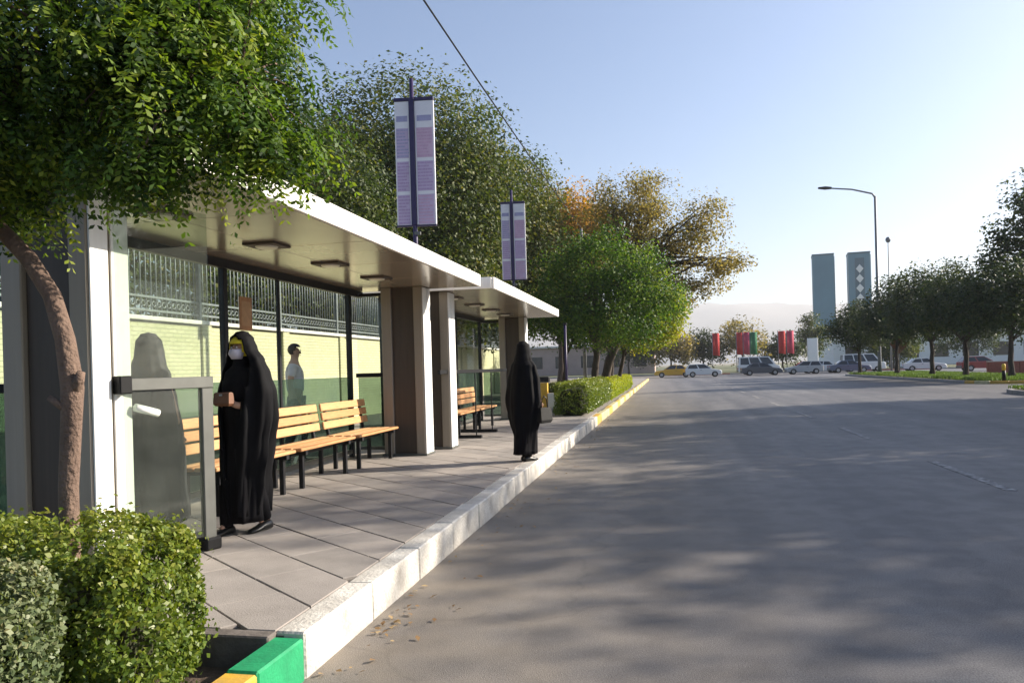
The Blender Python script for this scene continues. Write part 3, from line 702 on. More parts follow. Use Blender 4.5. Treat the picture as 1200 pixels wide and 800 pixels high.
tree('broad_tree', 'green tree with dense crown behind the farther banner', -7.6, 37, PZ, [((-7.4, 37, 9.6), (2.5, 2.6, 2.6)), ((-6.6, 36, 7.0), (2.3, 2.4, 2.6)), ((-8.4, 36, 6.2), (2.6, 2.6, 2.8)), ((-7.2, 35, 4.4), (2.6, 2.4, 1.8))], 1300, 56, 1.0, .15, 'leaf_dark', .22, group=G1, seed=5, tbase=.55)
tree('broad_tree', 'dark bushy tree behind the iron fence nearest the left edge', -11.6, 13.5, .2, [((-11.8, 13, 4.2), (2.0, 2.8, 1.7)), ((-11.4, 16, 4.0), (1.8, 2.4, 1.6)), ((-12, 10, 4.2), (2, 2.4, 1.8))], 420, 30, .8, .13, 'leaf_dark', .14, group=G1, seed=6, tbase=.4)
tree('broad_tree', 'dark bushy tree behind the iron fence beyond the second column', -11.8, 19, .2, [((-11.8, 19, 3.9), (1.9, 2.4, 1.7)), ((-11.2, 27, 3.6), (1.7, 3.4, 1.8))], 380, 30, .9, .15, 'leaf_dark', .14, group=G1, seed=16, tbase=.35)
tree('autumn_tree', 'orange brown autumn tree peeking out above the green trees', -7.4, 54, PZ, [((-6.8, 54, 11.6), (3.0, 3.0, 2.6)), ((-5.2, 53, 9.6), (2.6, 2.6, 2.6)), ((-8.5, 54, 8.5), (3, 3, 2.6))], 900, 44, 1.2, .2, 'leaf_orange', .24, group=G1, seed=7, tbase=.5)
tree('plane_tree', 'large olive brown tree with sparse spreading crown overhanging the road', -3.2, 39, PZ, [((-2.4, 39, 9.1), (1.9, 2.2, 2.0)), ((-.5, 39, 9.1), (1.6, 2.0, 1.9)), ((-1.3, 39, 6.8), (2.3, 2.2, 1.6)), ((1.6, 38.5, 8.0), (1.4, 1.8, 1.7)), ((2.6, 38.5, 6.1), (1.5, 1.6, 1.0)), ((1.2, 38.5, 5.3), (1.6, 1.5, .9)), ((.6, 39, 7.3), (1.3, 1.6, 1.2)), ((-3.3, 39.5, 7.4), (1.3, 1.4, 1.8)), ((2.2, 38.5, 9.0), (.7, .9, 1.0)), ((3.6, 38.3, 6.3), (.7, .8, .5)), ((-.9, 39, 10.6), (.9, 1, .9))], 680, 46, .66, .125, 'leaf_olive', .26, seed=8, shell=.35, nl=80, top=(1.6, 0, 6.2), tbase=.45)
tree('green_tree', 'round bright green tree at the end of the farther shelter', -2.75, 30, PZ, [((-2.6, 30, 5.0), (1.7, 1.8, 1.3)), ((-3.7, 29.8, 4.0), (1.4, 1.7, 1.2)), ((-1.1, 30, 4.2), (1.2, 1.6, 1.1)), ((-2.3, 29.6, 6.3), (.9, 1, .6)), ((-3.3, 29.4, 5.9), (.7, .9, .6)), ((-.4, 29.5, 5.0), (.6, .8, .5)), ((-1.7, 28.6, 4.6), (.8, .6, .7)), ((-3.2, 28.6, 3.4), (.9, .6, .6)), ((-2.3, 29.5, 3.1), (2.3, 1.8, .9)), ((-3.9, 29.6, 5.3), (1.0, 1.2, .8)), ((-1.2, 29.8, 5.5), (.9, 1.1, .7)), ((.2, 30, 3.9), (.7, .9, .7)), ((-4.9, 29.6, 3.6), (.8, 1, .8))], 820, 50, .58, .10, 'leaf_green', .15, seed=9, shell=.6, tbase=.42, tvar=.30)
tree('yellow_tree', 'small yellow green tree leaning over the kerb beside the far hedge', -2.4, 35.5, PZ, [((-.6, 34.8, 4.2), (1.2, 1.3, 1.1)), ((-.25, 34.3, 3.3), (1.05, 1.1, 1.0)), ((-1.4, 35, 3.0), (1.1, 1.2, .9)), ((.2, 34.6, 4.0), (.6, .8, .8))], 460, 40, .5, .12, 'leaf_yellow', .11, seed=10, tbase=.5)
for k, (xx, yy, lb) in enumerate([(-4.4, 33.5, 'slim young tree left of the bright green tree'), (-3.0, 42.5, 'slim young tree at the far end of the hedge'), (-4.2, 47, 'slim young tree behind the far end of the hedge')]):
    tree('street_tree', lb, xx, yy, PZ, [((xx, yy, 4.0), (1.3, 1.3, 1.1)), ((xx + .3, yy, 3.3), (1.2, 1.2, .8))], 180, 28, .55, .14, 'leaf_dark', .12, group='young trees along the far pavement', seed=20 + k, tbase=.5)

# ------------------------------------------------------------------ trees on the medians
G2 = 'trees on the median'
def med(xx, yy, h, rr, lb, ncl, seed, shell=.4, ls=.2, name='median_tree', lo=None, cr=.95):
    lo = 2.1 if lo is None else lo; mid = (h + lo) / 2; hr = (h - lo) / 2
    lob = [((xx, yy, mid + hr * .25), (rr * .75, rr * .75, hr * .72)), ((xx - rr * .55, yy, mid - hr * .2), (rr * .55, rr * .6, hr * .55)), ((xx + rr * .5, yy + .3, mid - hr * .25), (rr * .6, rr * .6, hr * .55)), ((xx, yy - rr * .5, mid - hr * .3), (rr * .6, rr * .5, hr * .5))]
    return tree(name, lb, xx, yy, .14, lob, ncl, 46, cr, ls * .8, 'leaf_median', .17, group=G2, seed=seed, shell=shell, tbase=.42)
med(16.9, 73.5, 6.6, 2.6, 'small dark tree in front of the tower, leftmost on the median', 260, 31, ls=.26)
med(18.2, 67, 8.0, 3.0, 'dark tree beside the lamp post on the median', 320, 32, ls=.26)
med(18.6, 60, 8.4, 3.2, 'round dark tree in the middle of the median row', 380, 33, ls=.25)
med(18.9, 54.5, 7.8, 3.0, 'dark median tree with low crown right of the row middle', 360, 34, ls=.23)
med(19.6, 49.5, 7.4, 2.9, 'dark median tree nearest the gap in the median', 340, 35, ls=.22)
tree('poplar_tree', 'tall thin leaved tree at the right edge above the median row', 22.6, 53, .14, [((22.3, 53, 10.6), (2.0, 2, 2.2)), ((21.0, 53, 8.6), (1.7, 1.8, 1.6)), ((23.4, 53, 8.2), (2.4, 2.2, 2.6)), ((22, 53, 6), (2.4, 2, 1.8)), ((20.2, 53, 7.2), (1.1, 1.2, 1.0))], 330, 26, .75, .24, 'leaf_median', .2, seed=36, shell=.3, nl=60)
# the same row goes on beside the road and shades it
for k, (xx, yy, h, rr) in enumerate([(18.5, 13.2, 9.8, 3.0), (19.4, 17.6, 13.8, 3.3), (18.3, 22.2, 11.0, 3.3), (19.2, 26.8, 13.8, 3.2), (18.4, 31.4, 10.4, 2.8)]):
    med(xx, yy, h, rr, ['median tree with shadow nearest the camera', 'tall median tree second along the right kerb', 'median tree third along the right kerb', 'tall median tree fourth along the right kerb', 'median tree last before the gap'][k], 500, 40 + k, shell=.3, ls=.31, lo=1.9, cr=1.0)

# ------------------------------------------------------------------ far park: trees, flags, towers, signs
for k, (xx, yy, h, rr, m, lb) in enumerate([(0.5, 113, 7.0, 3.4, 'leaf_olive', 'brown green park tree left of the red flag'), (5.2, 116, 6.6, 3.2, 'leaf_median', 'green park tree just behind the leftmost red flag'), (11.0, 118, 8.2, 4.2, 'leaf_olive', 'wide park tree behind the red and green flags'), (17, 121, 5.6, 3.2, 'leaf_median', 'low park tree behind the pink flags'), (24.5, 140, 10.2, 2.6, 'leaf_dark', 'narrow dark conifer left of the blue tower'), (-5.5, 112, 7.4, 3.6, 'leaf_median', 'park tree at the left end of the junction'), (33, 125, 7, 4, 'leaf_median', 'park tree behind the parked cars on the right'), (42, 120, 8, 4.5, 'leaf_median', 'park tree far behind the median trees'), (52, 112, 9, 5, 'leaf_median', 'park tree at the far right behind the median'), (30, 112, 5, 2.6, 'leaf_dark', 'low dark tree between the towers and the median')]):
    tree('park_tree', lb, xx, yy, .12, [((xx, yy, h * .66), (rr * .7, rr * .7, h * .33)), ((xx - rr * .5, yy, h * .5), (rr * .55, rr * .5, h * .28)), ((xx + rr * .5, yy, h * .5), (rr * .55, rr * .5, h * .28))], 150, 26, 1.1, .36, m, .16, group='trees in the park across the junction', seed=60 + k)
def flag(xx, yy, h, m, lb):
    f = thing('flag', lb, 'flag', (xx, yy, .12), 0, 'vertical flags at the junction')
    MB().tube([(0, 0, 0), (0, 0, h)], .05, 6).build('flagpole', 'lamppole', f, True)
    pts = 10; mb = MB()
    for k in range(pts):
        a = lambda t: (.06 + .9 * t, .12 * math.sin(7 * t), 0)
        p, q = a(k / pts), a((k + 1) / pts)
        mb.quad((p[0], p[1], h - 3.1 - .15 * (k / pts)), (q[0], q[1], h - 3.1 - .15 * ((k + 1) / pts)), (q[0], q[1], h - .1), (p[0], p[1], h - .1))
    o = mb.build('cloth', m, f, True); md = o.modifiers.new('thick', 'SOLIDIFY'); md.thickness = .02
for xx, m, lb in [(6.2, 'redflag', 'red flag hanging alone left of the other flags'), (9.4, 'redflag', 'red flag left of the green flag'), (10.3, 'pinkflag', 'pinkish red flag touching the green flag'), (11.2, 'greenflag', 'dark green flag above the grey car'), (14.9, 'redflag', 'crimson flag left of the white sign'), (16.0, 'pinkflag', 'pink flag right of the crimson flag'), (-1.0, 'bollardyellow', 'yellow flag above the taxi')]:
    flag(xx, 110, 5.6 if m != 'bollardyellow' else 2.9, m, lb) if m != 'bollardyellow' else None
for xx, lb, orn in [(39.2, 'left slab of the tall twin blue grey gate towers', False), (48.3, 'right slab of the tall twin gate towers with white diamond ornaments', True)]:
    t = thing('gate_tower', lb, 'tower', (xx, 220, .12), rad(-8), 'twin gate towers')
    box('shaft', 'tower', t, (0, 0, 5.2), (5.4, 6, 29.6), .05); box('plinth', 'white', t, (-.5, -.5, 0), (6, 6.6, 5.19), .08)
    box('side_band', 'towerdark', t, (5.41, .6, 5.4), (5.6, 5.4, 29.3), .03); box('cap', 'towerdark', t, (-.1, -.1, 29.61), (5.5, 6.1, 30.0), .04)
    if orn:
        box('ornament_strip', 'towerdark', t, (1.6, -.08, 9), (3.9, -.005, 28.4), .02)
        for k in range(6):
            z = 25.5 - k * 2.6; MB().loft([[(2.75, -.3, z + 1.1), (3.6, -.3, z), (2.75, -.3, z - 1.1), (1.9, -.3, z)], [(2.75, -.085, z + 1.2), (3.7, -.085, z), (2.75, -.085, z - 1.2), (1.8, -.085, z)]]).build('diamond', 'white', t)
# white sign block, low buildings
s = thing('park_sign', 'white upright sign block left of the blue tower', 'sign', (18.2, 107, .12)); box('block', 'white', s, (0, 0, .5), (1.3, .5, 4.3), .05); box('plinth', 'coping', s, (-.4, -.2, 0), (1.7, .7, .49), .03)
b = thing('low_building', 'low white building behind the parked cars under the trees', 'building', (30, 150, .12)); box('wall', 'white', b, (0, 0, 0), (60, 12, 5.5), .05); box('roof', 'coping', b, (-.6, -.6, 5.51), (60.6, 12.6, 5.9), .04)
for i in range(12): w_ = box('window', 'carglass', b, (2 + i * 4.9, -.06, 1.4), (4.6 + i * 4.9, -.005, 3.8), .02)
b2 = thing('low_building', 'long pinkish low building seen between the trunks left of the junction', 'building', (-46, 128, .12)); mat('pinkwall', (.40, .30, .26), .85, var=.1, scale=.5); box('wall', 'pinkwall', b2, (0, 0, 0), (44, 9, 4.6), .05); box('roof', 'coping', b2, (-.5, -.5, 4.61), (44.5, 9.5, 4.95), .04)
for i in range(10): box('window', 'carglass', b2, (1.8 + i * 4.3, -.06, 1.2), (3.9 + i * 4.3, -.005, 3.2), .02)
kb = thing('brick_planter', 'low red brick planter under the median trees', 'planter', (24.5, 66, 0)); 
for i in range(5): box('wall_panel', 'redbrick', kb, (i * 2.2, 0, 0), (i * 2.2 + 2.18, .4, 1.0), .03)
MB().box((0, .02, 1.002), (10.98, .38, 1.06)).build('coping_stone', 'coping', kb)

# street lamp on the median
def lamp(xx, yy, h, arm, lb):
    l = thing('street_lamp', lb, 'street lamp', (xx, yy, .14), 0, 'street lamps on the median')
    MB().tube([(0, 0, 0), (0, 0, 1.2), (0, 0, h)], [.19, .16, .10], 12).build('pole', 'lamppole', l, True)
    MB().tube([(0, 0, h - .1), (-.25, 0, h + .25), (-arm * .5, 0, h + .75), (-arm, 0, h + 1.0)], [.09, .08, .07, .06], 10).build('arm', 'lamppole', l, True)
    MB().loft([[(-arm + .2, -.14, h + .93), (-arm + .2, .14, h + .93), (-arm + .2, .14, h + 1.08), (-arm + .2, -.14, h + 1.08)], [(-arm - .35, -.2, h + .92), (-arm - .35, .2, h + .92), (-arm - .35, .2, h + 1.16), (-arm - .35, -.2, h + 1.16)], [(-arm - .95, -.12, h + 1.02), (-arm - .95, .12, h + 1.02), (-arm - .95, .12, h + 1.14), (-arm - .95, -.12, h + 1.14)]]).build('lamp_head', 'blacksteel', l)
    box('base_plate', 'lamppole', l, (-.28, -.28, -.02), (.28, .28, .04), .01)
lamp(18.9, 75, 16.1, 3.9, 'tall grey street lamp with one long arm beside the right tower')
lp = thing('signal_mast', 'slim mast with a small star finial behind the street lamp', 'mast', (26, 98, 0)); MB().tube([(0, 0, 0), (0, 0, 15.2)], [.12, .05], 8).build('mast', 'lamppole', lp, True); MB().ball((0, 0, 15.5), (.3, .3, .35)).build('finial', 'lamppole', lp, True)
rs_ = thing('road_sign', 'dark diamond road sign on a post under the median trees', 'sign', (19.2, 70, .14)); MB().tube([(0, 0, 0), (0, 0, 3.4)], .04, 8).build('post', 'lamppole', rs_, True)
MB().loft([[(0, -.06, 3.4), (.75, -.06, 2.55), (0, -.06, 1.7), (-.75, -.06, 2.55)], [(0, -.03, 3.4), (.75, -.03, 2.55), (0, -.03, 1.7), (-.75, -.03, 2.55)]]).build('plate', 'brownleather', rs_)
for k, (xx, yy, lb) in enumerate([(14.9, 33.6, 'short black and yellow bollard on the grass at the right edge')]):
    bo = thing('bollard', lb, 'bollard', (17.4, 44.9, .14)); MB().tube([(0, 0, 0), (0, 0, .55)], .09, 10).build('lower_shaft', 'black', bo, True); MB().tube([(0, 0, .551), (0, 0, .85), (0, 0, .9)], [.09, .09, .05], 10).build('upper_shaft', 'bollardyellow', bo, True)
# kerbside ticket post behind the woman
tp = thing('ticket_post', 'orange yellow kiosk post behind the woman standing at the kerb', 'kiosk', (-3.45, 21.6, PZ))
MB().loft([[(-.1, -.1, 0), (.1, -.1, 0), (.1, .1, 0), (-.1, .1, 0)], [(-.1, -.1, .85), (.1, -.1, .85), (.1, .1, .85), (-.1, .1, .85)]]).build('shaft', 'orange', tp); box('side_panel', 'white', tp, (.11, -.1, .12), (.34, .1, .55), .01); box('head', 'blacksteel', tp, (-.16, -.12, .86), (.16, .12, 1.02), .02)
po = thing('sign_post', 'thin dark post left of the far hedge block', 'post', (-2.9, 22.4, PZ)); 
po.location = (-3.12, 24.0, PZ); MB().tube([(0, 0, 0), (0, 0, 2.6)], .045, 8).build('shaft', 'navypole', po, True); box('cap', 'blacksteel', po, (-.06, -.06, 2.6), (.06, .06, 2.66), .01)

# ------------------------------------------------------------------ vehicles (local X = length, front +X)
def car(label, xx, yy, rz, paint, kind='sedan', z=0):
    c = thing({'sedan': 'car', 'hatch': 'car', 'van': 'van'}[kind], label, {'van': 'van'}.get(kind, 'car'), (xx, yy, z), rz, 'vehicles at the junction')
    if kind == 'van':
        L, W, H = 4.9, 1.85, 2.15; prof = [(-2.4, .35), (-2.42, 1.1), (2.2, 1.1), (2.43, .95), (2.45, .35)]; gr = [(-2.38, 1.1), (-2.3, 2.12), (1.15, 2.15), (1.95, 1.1)]
    elif kind == 'hatch':
        L, W, H = 3.95, 1.66, 1.45; prof = [(-1.95, .32), (-1.97, .92), (.75, .92), (1.75, .78), (1.95, .6), (1.96, .3)]; gr = [(-1.9, .92), (-1.55, 1.42), (.1, 1.45), (.95, .92)]
    else:
        L, W, H = 4.4, 1.7, 1.43; prof = [(-2.18, .32), (-2.2, .88), (-1.5, .93), (.95, .9), (2.0, .76), (2.18, .58), (2.2, .3)]; gr = [(-1.55, .92), (-.95, 1.38), (.25, 1.43), (1.15, .9)]
    wx = (-L * .3, L * .31); wr = .31
    # side profile with wheel arches
    low = []
    for cx in sorted(wx, reverse=True):
        for k in range(7):
            a = math.pi * k / 6; low.append((cx + (wr + .05) * math.cos(a), .28 + (wr + .05) * math.sin(a)))
    poly = prof + low
    hw = W / 2; rings = [[(x, -hw, zz) for x, zz in poly], [(x, hw, zz) for x, zz in poly]]
    ins = lambda s: [(x * .985, s * (hw + .0), zz) for x, zz in poly]
    mb = MB(); mid = [[(x * (1 - .02), s * hw, .32 + (zz - .32) * .97) for x, zz in poly] for s in (-1, 1)]; inn = [[(x, s * (hw - .07), zz) for x, zz in poly] for s in (-1, 1)]
    mb.loft([mid[0], inn[0], inn[1], mid[1]]); body = mb.build('body', paint, c)
    x0, x1, x2, x3 = [p[0] for p in gr]; zb = gr[0][1] - .01; zr = gr[1][1]; hw2 = hw - .07; hr = hw - .24
    gh = MB().loft([[(x0, -hw2, zb), (x3, -hw2, gr[3][1] - .01), (x3, hw2, gr[3][1] - .01), (x0, hw2, zb)], [(x1, -hr, zr), (x2, -hr, gr[2][1]), (x2, hr, gr[2][1]), (x1, hr, zr)]]).build('cabin', paint, c)
    def lerp(a, b, t): return tuple(p + (q - p) * t for p, q in zip(a, b))
    for s in (-1, 1):
        B0, B1, T1, T0 = (x0, s * hw2, zb), (x3, s * hw2, gr[3][1]), (x2, s * hr, gr[2][1]), (x1, s * hr, zr)
        spans = [(.06, .47), (.52, .95)] if kind != 'van' else [(.05, .3), (.33, .62), (.66, .95)]
        for a, b_ in spans:
            lo0, lo1 = lerp(B0, B1, a), lerp(B0, B1, b_); hi0, hi1 = lerp(T0, T1, a), lerp(T0, T1, b_); q = [lerp(lo0, hi0, .1), lerp(lo1, hi1, .1), lerp(lo1, hi1, .9), lerp(lo0, hi0, .9)]
            MB().loft([[(p[0], p[1] - s * .02, p[2]) for p in q], [(p[0], p[1] + s * .012, p[2]) for p in q]]).build('side_window', 'carglass', gh)
    for (bx_, bz, tx, tz, sg, nm) in ((x3, gr[3][1], x2, gr[2][1], 1, 'windscreen'), (x0, zb, x1, zr, -1, 'rear_window')):
        q = [(bx_ + (tx - bx_) * .08, -hw2 * .9, bz + (tz - bz) * .08), (bx_ + (tx - bx_) * .08, hw2 * .9, bz + (tz - bz) * .08), (bx_ + (tx - bx_) * .92, hr * .9, bz + (tz - bz) * .92), (bx_ + (tx - bx_) * .92, -hr * .9, bz + (tz - bz) * .92)]
        MB().loft([[(p[0] - sg * .02, p[1], p[2] - .01) for p in q], [(p[0] + sg * .012, p[1], p[2] + .01) for p in q]]).build(nm, 'carglass', gh)
    for wxx in wx:
        for s in (-1, 1):
            t = MB().tube([(wxx, s * (hw - .2), .31), (wxx, s * (hw - .03), .31), (wxx, s * (hw - .01), .31)], [wr, wr, wr * .9], 18).build('wheel', 'tyre', c, True)
            MB().tube([(wxx, s * (hw - .02), .31), (wxx, s * (hw + .004), .31)], [wr * .62, wr * .55], 14).build('rim', 'rim', t)
    fx = prof[-2][0]
    for s in (-1, 1):
        box('headlight', 'headlamp', c, (fx - .1, s * (hw - .36) - .17, .58), (fx + .015, s * (hw - .36) + .17, .74), .02)
        box('tail_light', 'taillamp', c, (-L / 2 - .012, s * (hw - .26) - .12, .66), (-L / 2 + .08, s * (hw - .26) + .12, .84), .02)
        box('door_handle', 'blacksteel', c, (-.35, s * (hw + .008) - .012, .76), (-.18, s * (hw + .008) + .012, .79), .004)
    box('front_bumper', 'greysteel', c, (fx - .05, -hw + .1, .34), (fx + .06, hw - .1, .52), .03); box('rear_bumper', 'greysteel', c, (-L / 2 - .05, -hw + .1, .36), (-L / 2 + .05, hw - .1, .54), .03)
    return c
t = car('yellow taxi sedan in front of the park at the junction', .7, 90, math.pi, 'caryellow')
box('roof_sign', 'white', t, (-.35, -.18, 1.445), (-.05, .18, 1.62), .03)
car('white hatchback just right of the yellow taxi', 3.9, 88, 0, 'carwhite', 'hatch')
car('dark grey sedan in front of the white van, left of the silver hatchback', 10.2, 89, 0, 'cargrey')
car('white van behind the dark grey sedan', 10.8, 97, 0, 'carwhite', 'van')
car('silver hatchback right of the dark grey sedan', 15.0, 91, math.pi, 'carsilver', 'hatch')
car('white sedan crossing behind the silver hatchback', 17.6, 96, math.pi, 'carwhite')
car('dark blue sedan at the tip of the far median', 20.2, 93, 0, 'carblue')
car('white van parked below the twin towers', 23.0, 99, 0, 'carwhite', 'van')
car('white sedan parked behind the lamp post', 27.6, 92, 0, 'carwhite')
car('red hatchback parked beyond the median trees', 30.5, 84, 0, 'carred', 'hatch')
car('silver sedan parked beyond the median at the right edge', 34.6, 78, 0, 'carsilver')
car('white hatchback far right beyond the median', 30.2, 62, rad(80), 'carwhite', 'hatch')

# ------------------------------------------------------------------ people (local: facing -Y)
def skin(name, parent, m, verts, edges, radii, sub=2, root=0):
    me = bpy.data.meshes.new('skin'); me.from_pydata([tuple(v) for v in verts], edges, []); me.update()
    o = link(name, me, m, parent); md = o.modifiers.new('skin', 'SKIN'); md.use_smooth_shade = True
    sv = me.skin_vertices[0].data
    for i, r in enumerate(radii):
        sv[i].radius = (r, r) if not hasattr(r, '__len__') else r; sv[i].use_root = (i == root)
    s = o.modifiers.new('sub', 'SUBSURF'); s.levels = sub; s.render_levels = sub
    return o
def figure(parent, h, arms, legs, m='skin'):
    """continuous body: pelvis, spine, head, two arms and two legs; returns joints"""
    k = h / 1.68; V = []; E = []; R = []
    def add(p, r, to=None):
        V.append(Vector(p) * k if True else p); R.append(r * k if not hasattr(r, '__len__') else (r[0] * k, r[1] * k)); i = len(V) - 1
        if to is not None: E.append((to, i))
        return i
    pel = add((0, 0, .93), .125); bel = add((0, .0, 1.08), .115, pel); che = add((0, .01, 1.26), .135, bel); shc = add((0, .015, 1.38), .085, che); nk = add((0, .01, 1.45), .05, shc); hd0 = add((0, -.005, 1.52), .062, nk); hd1 = add((0, -.01, 1.58), .078, hd0); hd2 = add((0, -.0, 1.64), .058, hd1)
    for s, (sh, el, wr, ha) in zip((-1, 1), arms):
        a = add((s * .15, .015, 1.36), .055, shc); b_ = add(el, .042, a); c = add(wr, .03, b_); d = add(ha, (.022, .032), c)
        dirv = (Vector(ha) - Vector(wr)).normalized(); side = dirv.cross(Vector((0, 0, 1))); side = side.normalized() if side.length > .1 else Vector((1, 0, 0))
        for q, ln in zip((-.024, -.008, .008, .023), (.06, .075, .07, .055)):
            f1 = add(Vector(ha) + side * q + dirv * .035, .0085, d); add(Vector(ha) + side * q + dirv * (.035 + ln * .6) + Vector((0, 0, -.015)), .007, f1)
        th = add(Vector(ha) + side * -.04 * s + dirv * .005, .010, d); add(Vector(ha) + side * -.045 * s + dirv * .04, .008, th)
    for s, (kn, an, toe) in zip((-1, 1), legs):
        a = add((s * .085, 0, .86), .088, pel); b_ = add(kn, .058, a); c = add(an, .034, b_); add(Vector(an).lerp(Vector(toe), .55), .020, c)
    o = skin('body', parent, m, V, E, R, 2)
    return o, k
def face(parent, k, z=1.585, y=-.085):
    for s in (-1, 1):
        e = MB().ball((s * .03 * k, y * k, (z + .005) * k), (.012 * k, .008 * k, .007 * k), 8, 6).build('eye', 'eyewhite', parent, True); MB().ball((s * .03 * k, (y - .006) * k, (z + .005) * k), (.005 * k, .004 * k, .005 * k), 8, 6).build('pupil', 'hair', e, True)
        MB().ball((s * .03 * k, (y + .002) * k, (z + .022) * k), (.018 * k, .006 * k, .003 * k), 8, 6).build('eyebrow', 'hair', parent, True)
        MB().ball((s * .077 * k, -.01 * k, (z - .015) * k), (.01 * k, .02 * k, .03 * k), 8, 6).build('ear', 'skin', parent, True)
    MB().loft([[(-.008 * k, (y - .0) * k, (z) * k), (.008 * k, (y) * k, z * k), (0, (y + .01) * k, z * k)], [(-.016 * k, (y - .012) * k, (z - .038) * k), (.016 * k, (y - .012) * k, (z - .038) * k), (0, (y + .02) * k, (z - .045) * k)]]).build('nose', 'skin', parent, True)
    MB().ball((0, (y + .008) * k, (z - .06) * k), (.022 * k, .008 * k, .007 * k), 8, 6).build('mouth', 'lips', parent, True)
def shoe(parent, p, toe):
    p, toe = Vector(p), Vector(toe); d = (toe - p); d.z = 0; d.normalize(); s = Vector((-d.y, d.x, 0))
    rings = []
    for t, w_, h in ((-.07, .028, .06), (-.05, .037, .08), (.03, .037, .07), (.10, .045, .045), (.16, .038, .034), (.18, .018, .022)):
        c = p + d * t; rings.append([c + s * w_ * math.cos(a) + Vector((0, 0, max(0, h * .5 + h * .5 * math.sin(a)) - p.z)) for a in [2 * math.pi * j / 10 for j in range(10)]])
    MB().loft(rings).build('shoe', 'shoe', parent, True)
def drape(parent, name, m, rings, openf=None, nseg=56, folds=.012, seed=0, thick=.006):
    """veil lofted from rings (z, cx, cy, half width left, half width right, front, back); openf(theta, z) leaves the front open"""
    rg = random.Random(seed); ph = [rg.uniform(0, 6.28) for _ in range(6)]
    zs = [r[0] for r in rings]; fine = []
    n = 46
    for i in range(n + 1):
        t = i / n * (len(rings) - 1); a = min(int(t), len(rings) - 2); u = t - a; u2 = u * u * (3 - 2 * u)
        fine.append([p + (q - p) * (u2 if j else u) for j, (p, q) in enumerate(zip(rings[a], rings[a + 1]))])
    v = []; f = []; top = zs[0]
    for z, cx, cy, wl, wr_, fr, bk in fine:
        amp = folds * min(1, (top - z) / .5) * (1 + (top - z))
        for j in range(nseg):
            th = 2 * math.pi * j / nseg; c, s = math.cos(th), math.sin(th)
            fo = 1 + amp / .25 * (math.sin(7 * th + ph[0] + z * 1.5) + .7 * math.sin(13 * th + ph[1] - z * 2.2) + .45 * math.sin(23 * th + ph[2] + z * 3) + .4 * math.sin(3 * th + 9 * z + ph[3]))
            v.append((cx + (wr_ if c > 0 else wl) * c * fo, cy + (bk if s > 0 else fr) * s * fo, z))
    for i in range(n):
        for j in range(nseg):
            j2 = (j + 1) % nseg; zc = (fine[i][0] + fine[i + 1][0]) / 2; th = 2 * math.pi * (j + .5) / nseg
            if openf and openf(th, zc): continue
            f.append((i * nseg + j, (i + 1) * nseg + j, (i + 1) * nseg + j2, i * nseg + j2))
    f.append(tuple(range(nseg)))
    mb = MB(); mb.v = v; mb.f = f; o = mb.build(name, m, parent, True)
    sd = o.modifiers.new('thick', 'SOLIDIFY'); sd.thickness = thick; sd.offset = -1
    return o
FR = 1.5 * math.pi
def woman(label, xx, yy, rz, h, m, opening, rings, arms, legs, seed, folds=.012, masked=False):
    p = thing('person', label, 'person', (xx, yy, PZ), rz, None)
    body, k = figure(p, h, arms, legs)
    rr = [tuple(a * k for a in r) for r in rings]
    drape(p, 'chador', m, rr, opening and (lambda th, z: abs(th - FR) < opening(z / k)), seed=seed, folds=folds * k)
    drape(p, 'dress', 'dress', [tuple(a * k for a in r) for r in [(1.52, 0, .0, .062, .062, .062, .062), (1.45, 0, .005, .075, .075, .08, .075), (1.36, 0, .01, .18, .18, .13, .12), (1.26, 0, .01, .185, .185, .165, .15), (1.1, 0, .0, .165, .165, .155, .14), (.9, 0, 0, .17, .17, .13, .14), (.5, 0, 0, .17, .17, .16, .17), (.10, 0, .02, .14, .14, .18, .19)]], seed=seed + 1, folds=.008)
    for (kn, an, toe) in legs:
        shoe(p, Vector(an) * k, Vector(toe) * k)
        MB().tube([Vector(kn).lerp(Vector(an), t) * k for t in (.2, .6, 1.0, 1.06)], [.078 * k, .068 * k, .056 * k, .05 * k], 10).build('stocking', 'dress', p, True)
    return p, k
# woman 1: walking to the camera, open chador, yellow scarf and mask
arms1 = [((0, 0, 0), (-.22, -.02, 1.10), (-.09, -.17, 1.12), (-.04, -.20, 1.16)), ((0, 0, 0), (.24, .0, 1.09), (.10, -.17, 1.10), (.04, -.20, 1.14))]
legs1 = [((-.09, -.10, .50), (-.09, -.13, .09), (-.09, -.26, .035)), ((.09, .02, .49), (.08, .14, .12), (.08, .02, .04))]
def open1(z):
    if z > 1.69: return 0
    if z > 1.40: return .80 * min(1, (1.70 - z) / .06)
    if z > .95: return .36 + .36 * (z - .95) / .45
    if z > .3: return .10 + .26 * (z - .3) / .65
    return .10
rings1 = [(1.735, 0, .02, .012, .012, .012, .012), (1.722, 0, .015, .05, .05, .06, .06), (1.67, 0, .012, .094, .096, .104, .10), (1.58, 0, .012, .125, .13, .112, .118), (1.48, .01, .02, .175, .19, .115, .13), (1.36, .015, .02, .225, .25, .15, .15), (1.2, .02, .02, .26, .30, .20, .18), (1.0, .02, .02, .255, .315, .22, .2), (.75, .01, .02, .23, .285, .21, .21), (.45, .0, .02, .19, .225, .20, .21), (.16, .0, .02, .16, .175, .19, .20)]
rings1 = [(z, cx, cy, wl * f, wr_ * f, fr, bk) for (z, cx, cy, wl, wr_, fr, bk), f in zip(rings1, (1, 1, 1, 1, 1, .96, .92, .88, .84, .80, .78))]
p1, k1 = woman('woman in black chador with yellow scarf and face mask walking past the glass screen', -3.40, 5.70, rad(-14), 1.59, 'chador', open1, rings1, arms1, legs1, 3)
face(p1, k1)
